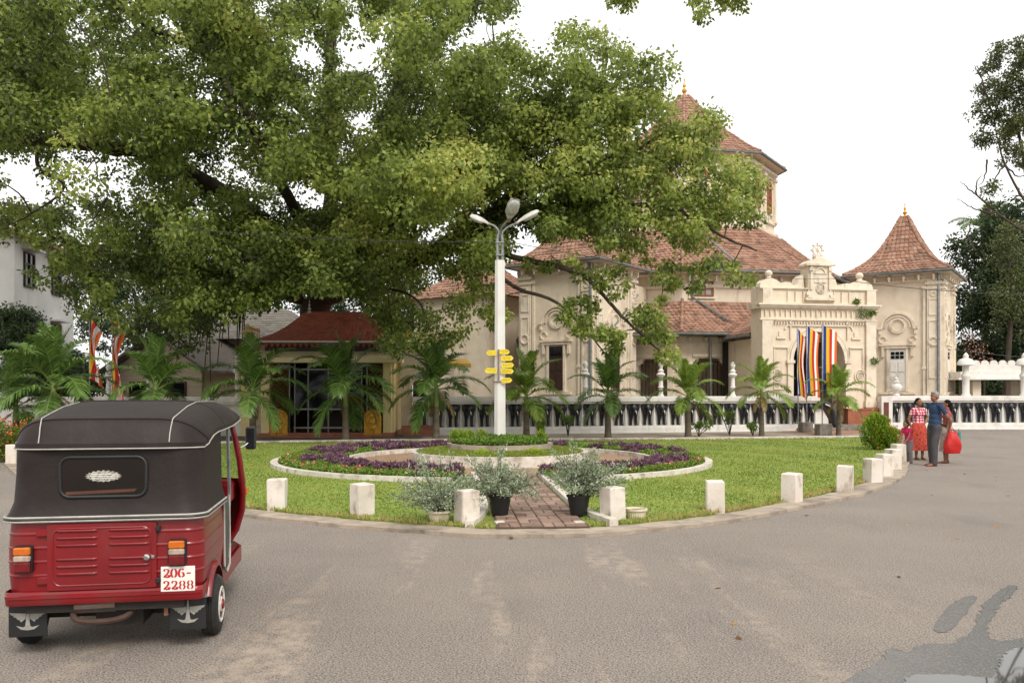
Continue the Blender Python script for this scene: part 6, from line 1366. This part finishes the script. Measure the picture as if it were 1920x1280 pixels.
# ================================================================ hedges and bushes in the garden
t = thing('garden_bush', G(1640, 848), 'bushy green shrub with reddish tips at the end of the bollard row', 'bush')
t.location = ((1645 - 960) / F * 24.5, 24.5, .05)
for c, r_ in (((-.1, 0, .5), (.36, .35, .5)), ((.25, -.1, .35), (.35, .3, .35)), ((.05, .1, .8), (.28, .25, .2))):
    shrub(t, 'foliage', c, r_, 3000, .07, LM_LIME, .7, .45, (.38, .25)); 
shrub(t, 'red_tips', (.2, -.15, .45), (.42, .3, .35), 160, .06, LM_FLOWER, .5, .5, (.5, .3), .85, 0)['kind'] = 'stuff'
t = thing('flowering_hedge', (-12.4, 20.9, .05), 'clipped green hedge dotted with orange flowers beside the tuk-tuk', 'hedge')
for c, r_ in (((-.5, 0, .5), (.9, .6, .55)), ((.45, .1, .4), (.6, .5, .42)), ((-1.7, .2, .5), (.9, .6, .5))):
    shrub(t, 'foliage', c, r_, 5200, .06, LM_COVER, .6, .45, (.3, .2))
    shrub(t, 'flowers', (c[0], c[1], c[2] + .08), (r_[0], r_[1], r_[2]), 520, .05, LM_FLOWER, .6, .8, (.5, .3), .86, 0)['kind'] = 'stuff'
for px, py, h, lab in ((1065, 818, .75, 'small leafy sapling before the balustrade beside the bright palm'), (1368, 816, 1.0, 'thin sapling before the balustrade between two palms'), (1310, 818, .6, 'tiny sapling in the dirt strip near the doorway palm'), (1412, 819, .5, 'broad-leaved seedling at the foot of the slim palm')):
    p = G(px, py); t = thing('sapling', p, lab, 'sapling', group='saplings along the dirt strip')
    for k in range(6): shrub(t, 'foliage', (rng.normal() * .2 * h, rng.normal() * .15, h * rng.uniform(.5, 1)), (.16 * h, .14, .13 * h), 45, .1, LM_COVER, .4, .5, (.4, .2), .1, 1, (0, 0, 0))
# ================================================================ people talking at the end of the garden
SKIN = mat('brown_skin', '8A5C44', '7A4E38', 8, .55, .03, 80); HAIRB = mat('black_hair', '100C0A', '181210', 30, .75, .2, 60, spec=.15, stretch=(1, 1, .2)); HAIRG = mat('grey_hair', '8F8B86', '6E6A66', 40, .6, .4, 70, stretch=(1, 1, .3))
EYEW = mat('eye_white', 'D8D0C6', None, rough=.3); EYED = mat('dark_iris', '120C08', None, rough=.3); LIP = mat('lips', '6A3530', None, rough=.5)
def hand(pr, w_, d, n, s=1.0, curl=.5, thumb=1):
    w_, d, n = Vector(w_), Vector(d).normalized(), Vector(n).normalized(); n = (n - d * n.dot(d)).normalized(); sd_ = d.cross(n) * thumb
    for k in (-1, 1): pr.append(('c', w_ + sd_ * .012 * k * s, .016 * s, w_ + d * .075 * s + sd_ * .024 * k * s, .014 * s))
    for k, (off, l) in enumerate(((.033, .068), (.011, .078), (-.011, .072), (-.033, .056))):
        b0 = w_ + d * .08 * s + sd_ * off * s; d1 = (d + n * curl * .5 + sd_ * off * 3).normalized(); m_ = b0 + d1 * l * .5 * s; d2 = (d + n * curl * 1.4).normalized()
        pr += [('c', b0, .0095 * s, m_, .0088 * s), ('c', m_, .0088 * s, m_ + d2 * l * .5 * s, .0078 * s)]
    t0 = w_ + d * .022 * s + sd_ * .026 * s; t1 = t0 + (sd_ * .8 + d * .9 + n * .3).normalized() * .034 * s; pr += [('c', t0, .012 * s, t1, .011 * s), ('c', t1, .011 * s, t1 + (d + n * .5 + sd_ * .2).normalized() * .03 * s, .009 * s)]
def person(loc, rz, H, label, arms, female=False, lean=0, turn=0, feet=((-.1, 0), (.1, -.03)), shirt=None, trousers=None, skirt=None, hair=None, sleeve=.55, child=1.0, group=None):
    """local frame: facing -y; arms = [(elbow, wrist, hand direction, palm normal, curl)] right (-x) then left (+x), for 1.7 m"""
    s = H / 1.7; t = thing('person', loc, label, 'person', rz, group)
    Ln = Matrix.Rotation(lean, 3, 'X')
    def T(p, pivot=.95):
        v = Vector(p)
        if v.z > pivot and lean: q = Ln @ Vector((v.x, v.y, v.z - pivot)); v = Vector((q.x, q.y, q.z + pivot))
        return v * s
    shw = .165 if female else .185; hs = 1.0 * (1.22 if child > 1 else 1)
    pr = [('e', T((0, 0, .95)), (.15 * s, .105 * s, .13 * s)), ('e', T((0, 0, 1.1)), (.135 * s, .095 * s, .15 * s)), ('e', T((0, 0, 1.28)), (.155 * s, .105 * s, .16 * s)), ('c', T((-shw + .03, .01, 1.385)), .055 * s, T((shw - .03, .01, 1.385)), .055 * s), ('c', T((0, .01, 1.4)), .05 * s, T((0, -.01, 1.5)), .047 * s)]
    hc = T((0, -.025, 1.59)); hr = s * hs; Rt = Matrix.Rotation(turn, 3, 'Z')
    def Hd(x, y, z): return hc + Rt @ Vector((x, y, z)) * hr
    pr += [('e', Hd(0, .012, .02), (.074 * hr, .093 * hr, .093 * hr)), ('e', Hd(0, -.028, -.04), (.056 * hr, .058 * hr, .07 * hr)), ('e', Hd(0, -.04, -.088), (.03 * hr, .028 * hr, .022 * hr)), ('c', Hd(0, -.088, .005), .008 * hr, Hd(0, -.104, -.028), .0125 * hr), ('e', Hd(0, -.075, .035), (.05 * hr, .016 * hr, .014 * hr))]
    for q in (-1, 1): pr.append(('e', Hd(q * .074, .012, -.01), (.01 * hr, .022 * hr, .032 * hr)))
    J = []
    for q, (el, wr, hd, pn, cu) in zip((-1, 1), arms):
        sh = T((q * shw, .01, 1.385)); el, wr = T(el), T(wr); J.append((sh, el, wr))
        pr += [('c', sh, .05 * s, el, .037 * s), ('c', el, .037 * s, el.lerp(wr, .35), .037 * s), ('c', el.lerp(wr, .35), .037 * s, wr, .024 * s)]; hand(pr, wr, hd, pn, s, cu, q)
    K = []
    for q, ft in zip((-1, 1), feet):
        hip = Vector((q * .09, 0, .88)) * s; an = Vector((ft[0], ft[1], .08)) * s; kn = hip.lerp(an, .52) + Vector((0, -.03 * s, 0)); K.append((hip, kn, an))
        pr += [('c', hip, .082 * s, kn, .054 * s), ('c', kn, .052 * s, kn.lerp(an, .35), .052 * s), ('c', kn.lerp(an, .35), .052 * s, an, .033 * s), ('c', an + Vector((0, .02, -.035)) * s, .035 * s, an + Vector((0, -.1, -.05)) * s, .028 * s), ('e', an + Vector((0, -.13, -.055)) * s, (.04 * s, .055 * s, .022 * s))]
        for j in range(5): pr.append(('c', an + Vector(((-.03 + .015 * j), -.16, -.062)) * s, .009 * s, an + Vector(((-.033 + .0165 * j), -.185 + abs(j - (1 if q > 0 else 3)) * .004, -.066)) * s, .0085 * s))
    body = link('body', blob_mesh('body', pr, .0085, SKIN, 3), t)
    for q in (-1, 1):
        e = MB().lathe([(0, -.006), (.006, -.004), (.009, 0), (.006, .004), (0, .006)], 10, (0, 0, 0)); e.v = [tuple(Vector(v) * hr + Hd(q * .03, -.077, .008)) for v in e.v]; e = e.build('eye', EYEW, body, True)
        i = MB().lathe([(0, -.006), (.006, 0), (0, .006)], 8); i.v = [tuple(Vector(v) * hr + Hd(q * .03, -.085, .008)) for v in i.v]; i.build('iris', EYED, e)
        bw = MB().tube([Hd(q * .014, -.088, .03), Hd(q * .03, -.088, .036), Hd(q * .048, -.078, .031)], [.004 * hr, .0045 * hr, .003 * hr], 5).build('eyebrow', hair[1], body)
    MB().tube([Hd(-.022, -.078, -.058), Hd(-.008, -.087, -.055), Hd(.008, -.087, -.055), Hd(.022, -.078, -.058)], [.003 * hr, .006 * hr, .006 * hr, .003 * hr], 6).build('mouth', LIP, body)
    hp = [('e', Hd(0, .03, .045), (.083 * hr, .092 * hr, .085 * hr)), ('e', Hd(0, .055, -.005), (.078 * hr, .062 * hr, .075 * hr))]
    if hair[0] == 'bun': hp += [('e', Hd(0, .125, .0), (.045 * hr, .04 * hr, .045 * hr)), ('e', Hd(0, .03, .07), (.07 * hr, .08 * hr, .06 * hr))]
    if hair[0] == 'tousled': hp += [('e', Hd(rng.normal() * .03, .08 + rng.normal() * .02, -.02 + rng.normal() * .03), (.05 * hr, .05 * hr, .06 * hr)) for _ in range(6)] + [('c', Hd(0, .12, .02), .035 * hr, Hd(.02, .17, -.04), .02 * hr)]
    if hair[0] == 'short': hp += [('e', Hd(0, -.03, .09), (.06 * hr, .05 * hr, .028 * hr))]
    link('hair', blob_mesh('hair', hp, .009, hair[1], 2), t)
    g_ = 1.0
    sp = [('e', T((0, 0, 1.0)), (.162 * s, .12 * s, .13 * s)), ('e', T((0, 0, 1.12)), (.148 * s, .11 * s, .15 * s)), ('e', T((0, 0, 1.28)), (.163 * s, .116 * s, .165 * s)), ('c', T((-shw + .03, .01, 1.38)), .06 * s, T((shw - .03, .01, 1.38)), .06 * s)]
    if female: sp += [('e', T((q * .06, -.09, 1.27)), (.065 * s, .05 * s, .06 * s)) for q in (-1, 1)]
    if not skirt: sp += [('c', T((-.07, 0, .9)), .11 * s, T((.07, 0, .9)), .11 * s)]
    for sh, el, wr in J: sp.append(('c', sh, .06 * s, sh.lerp(el, sleeve), .053 * s)); 
    sh_o = link('shirt', blob_mesh('shirt', sp, .011, shirt, 3), t)
    col_ = MB().tube([T((.07 * math.cos(a), .01 + .065 * math.sin(a) - .02, 1.455 - .03 * max(0, -math.sin(a)))) for a in [2 * PI * k / 18 for k in range(18)]], .012 * s, 6, False, True).build('collar', shirt, sh_o, True)
    if trousers:
        tp = [('e', Vector((0, 0, .93)) * s, (.165 * s, .125 * s, .11 * s))]
        for hip, kn, an in K: tp += [('c', hip, .105 * s, kn, .082 * s), ('c', kn, .082 * s, an + Vector((0, .0, .0)), .068 * s), ('c', an, .068 * s, an + Vector((0, .0, -.02 * s)), .07 * s)]
        link('trousers', blob_mesh('trousers', tp, .012, trousers, 4), t)
    if skirt:
        m, hem, wide = skirt; rows = []
        for j in range(15):
            v = j / 14; z = (1.03 - (1.03 - hem) * v) * s; row = []
            for k in range(56):
                a = 2 * PI * k / 56; fold = 1 + (.09 * math.sin(a * 9 + 1.5 * math.sin(v * 3)) + .05 * math.sin(a * 5 + 2)) * v
                rx = (.148 + (wide - .148) * v ** .8 + .03 * math.sin(PI * min(1, v * 2.2))) * fold * s; ry = (.112 + (wide * .8 - .112) * v ** .8 + .03 * math.sin(PI * min(1, v * 2.2))) * fold * s; row.append((rx * math.cos(a), ry * math.sin(a), z + .008 * math.sin(a * 9) * v))
            rows.append(row)
        MB().grid(rows, True).build('skirt', m, t, True)
    for hip, kn, an in K:
        MB().prism([(an.x + x * s, an.y + y * s) for x, y in ((-.04, .05), (.04, .05), (.045, -.08), (.048, -.17), (.02, -.2), (-.025, -.2), (-.048, -.17), (-.045, -.08))], -.002, .012 * s).build('sandal', SANDAL, t)
    return t
SANDAL = mat('brown_sandal', '4A2A20', '6A3028', 9, .7)
def plaid():
    m = mat('pink_plaid_cloth', 'D8405A', None, rough=.85); t = m.node_tree; N = t.nodes; L = t.links; tc = N.new('ShaderNodeTexCoord'); c = None
    def wav(ax, sc_):
        n = N.new('ShaderNodeTexWave'); n.bands_direction = ax; n.inputs['Scale'].default_value = sc_; n.inputs['Distortion'].default_value = 1.2; L.new(tc.outputs['Object'], n.inputs[0]); r = N.new('ShaderNodeMath'); r.operation = 'GREATER_THAN'; r.inputs[1].default_value = .55; L.new(n.outputs['Fac'], r.inputs[0]); return r.outputs[0]
    a, b2 = wav('X', 4.2), wav('Z', 4.6); s1 = N.new('ShaderNodeMath'); s1.operation = 'ADD'; L.new(a, s1.inputs[0]); L.new(b2, s1.inputs[1]); d = N.new('ShaderNodeMath'); d.operation = 'MULTIPLY'; d.inputs[1].default_value = .5; L.new(s1.outputs[0], d.inputs[0])
    r = N.new('ShaderNodeValToRGB'); r.color_ramp.interpolation = 'CONSTANT'; e = r.color_ramp.elements; e.new(.5); e[0].position = 0; e[1].position = .3; e[2].position = .8; e[0].color = lin('DCC8C6'); e[1].color = lin('C85068'); e[2].color = lin('7A1A30'); L.new(d.outputs[0], r.inputs[0]); L.new(r.outputs[0], N['Principled BSDF'].inputs['Base Color']); return m
DENIM = mat('blue_cotton', '2A3F5E', '223450', 6, .9, .3, 40); GREYT = mat('grey_trousers', '4A4648', '3A3638', 5, .9, .3, 30); ORSK = mat('orange_print_cloth', 'C24A34', 'A83A2A', 12, .9, .2, 30, speck=('4A1E20', 26, .52, .62)); PINKT = mat('dusty_pink_cloth', '9A4A50', '843A42', 8, .9, .2, 30); PALESK = mat('pale_cloth', 'B8A49A', '8E7A70', 14, .9, .2, 30)
HOTP = mat('bright_pink_cloth', 'C81E5A', 'B0164C', 6, .85, .2, 30); GREYP = mat('grey_print_cloth', '8A8484', '6E6868', 30, .9)
GRP = 'people talking by the bollards'
p = G(1722, 861); person(p, R(12), 1.55, 'woman in pink plaid blouse and orange print skirt with one hand on her hip', [((-.27, .05, 1.12), (-.22, .02, .9), (0.1, -.1, -1), (1, 0, 0), .5), ((.36, .1, 1.16), (.19, -.03, 1.02), (-.6, -.5, -.5), (-1, 0, .2), .4)], True, 0, R(8), ((-.07, 0), (.08, -.06)), plaid(), None, (ORSK, .26, .31), ('bun', HAIRB), .45, group=GRP)
p = G(1752, 873); person(p, R(-82), 1.72, 'grey-haired man in blue shirt and grey trousers with hands behind his back', [((-.27, .14, 1.13), (-.1, .22, .98), (.8, .3, -.4), (0, 1, 0), .6), ((.27, .14, 1.13), (.1, .23, .95), (-.8, .3, -.4), (0, 1, 0), .6)], False, R(-2), R(12), ((-.11, .02), (.1, -.07)), DENIM, GREYT, None, ('short', HAIRG), .62, group=GRP)
p = G(1776, 868); person(p, R(-118), 1.52, 'woman in dusty pink top behind the man carrying a red bag', [((-.24, .06, 1.12), (-.2, -.04, .86), (0, -.1, -1), (1, 0, 0), 1.2), ((.25, .1, 1.14), (.22, .04, .88), (0, 0, -1), (-1, 0, 0), 1.2)], True, 0, R(10), ((-.07, 0), (.08, -.05)), PINKT, None, (PALESK, .32, .24), ('bun', HAIRB), .5, group=GRP)
p2_ = G(1774, 868)
bag = thing('shopping_bag', (p2_.x + .03, p2_.y - .24, 0), 'bulging red shopping bag hanging from the woman\'s hand', 'bag', R(10))
REDC = mat('red_nylon', 'C41E1A', 'A81612', 6, .6, .3, 20)
rows = []
for j in range(9):
    v = j / 8; z = .25 + .5 * v; wx = (.2 + .03 * math.sin(v * 5)) * (1 - .3 * v ** 2); wy = .1 * math.sin(PI * (.12 + .78 * (1 - v))) + .01
    rows.append([(wx * math.copysign(abs(math.cos(a)) ** .6, math.cos(a)) + .01 * math.sin(5 * a + j), wy * math.sin(a) * (1 + .12 * math.sin(3 * a + j)), z) for a in [2 * PI * k / 24 for k in range(24)]])
b_ = MB().grid(rows, True); b_.add(rows[0], [tuple(range(24))]); b_.build('sack', REDC, bag, True)
for y in (-.03, .03): MB().tube(smooth_path([(-.09, y, .72), (-.05, y, .8), (0, 0, .83), (.05, y, .8), (.09, y, .72)], 4), .009, 6).build('handle', REDC, bag)
tb_ = MB(); rows = [[(.22 + .06 * math.cos(a) * (1 - .3 * v), .03 + .04 * math.sin(a), .42 + .32 * v) for a in [2 * PI * k / 12 for k in range(12)]] for v in (0, .3, .7, 1)]
tl = thing('small_bag', (p2_.x + .03, p2_.y - .2, 0), 'small teal bag just behind the red shopping bag', 'bag', R(10)); q = MB().grid(rows, True); q.add(rows[0], [tuple(range(12))]); q.build('sack', mat('teal_plastic', '1E8A84', '167068', 6, .5), tl, True); MB().tube([(.19, .03, .74), (.2, .02, .84), (.25, .03, .74)], .007, 5).build('handle', mat('teal_strap', '1E8A84', None, rough=.5), tl)
p = G(1704, 868); person(p, R(-62), 1.02, 'small girl in bright pink top leaning on the last bollard', [((-.18, -.2, 1.12), (-.14, -.4, .98), (0, -1, -.2), (0, 0, -1), .3), ((.18, -.2, 1.12), (.14, -.4, .98), (0, -1, -.2), (0, 0, -1), .3)], False, R(16), R(0), ((-.1, .05), (.1, 0)), HOTP, GREYP, None, ('tousled', HAIRB), .45, 1.3, group=GRP)
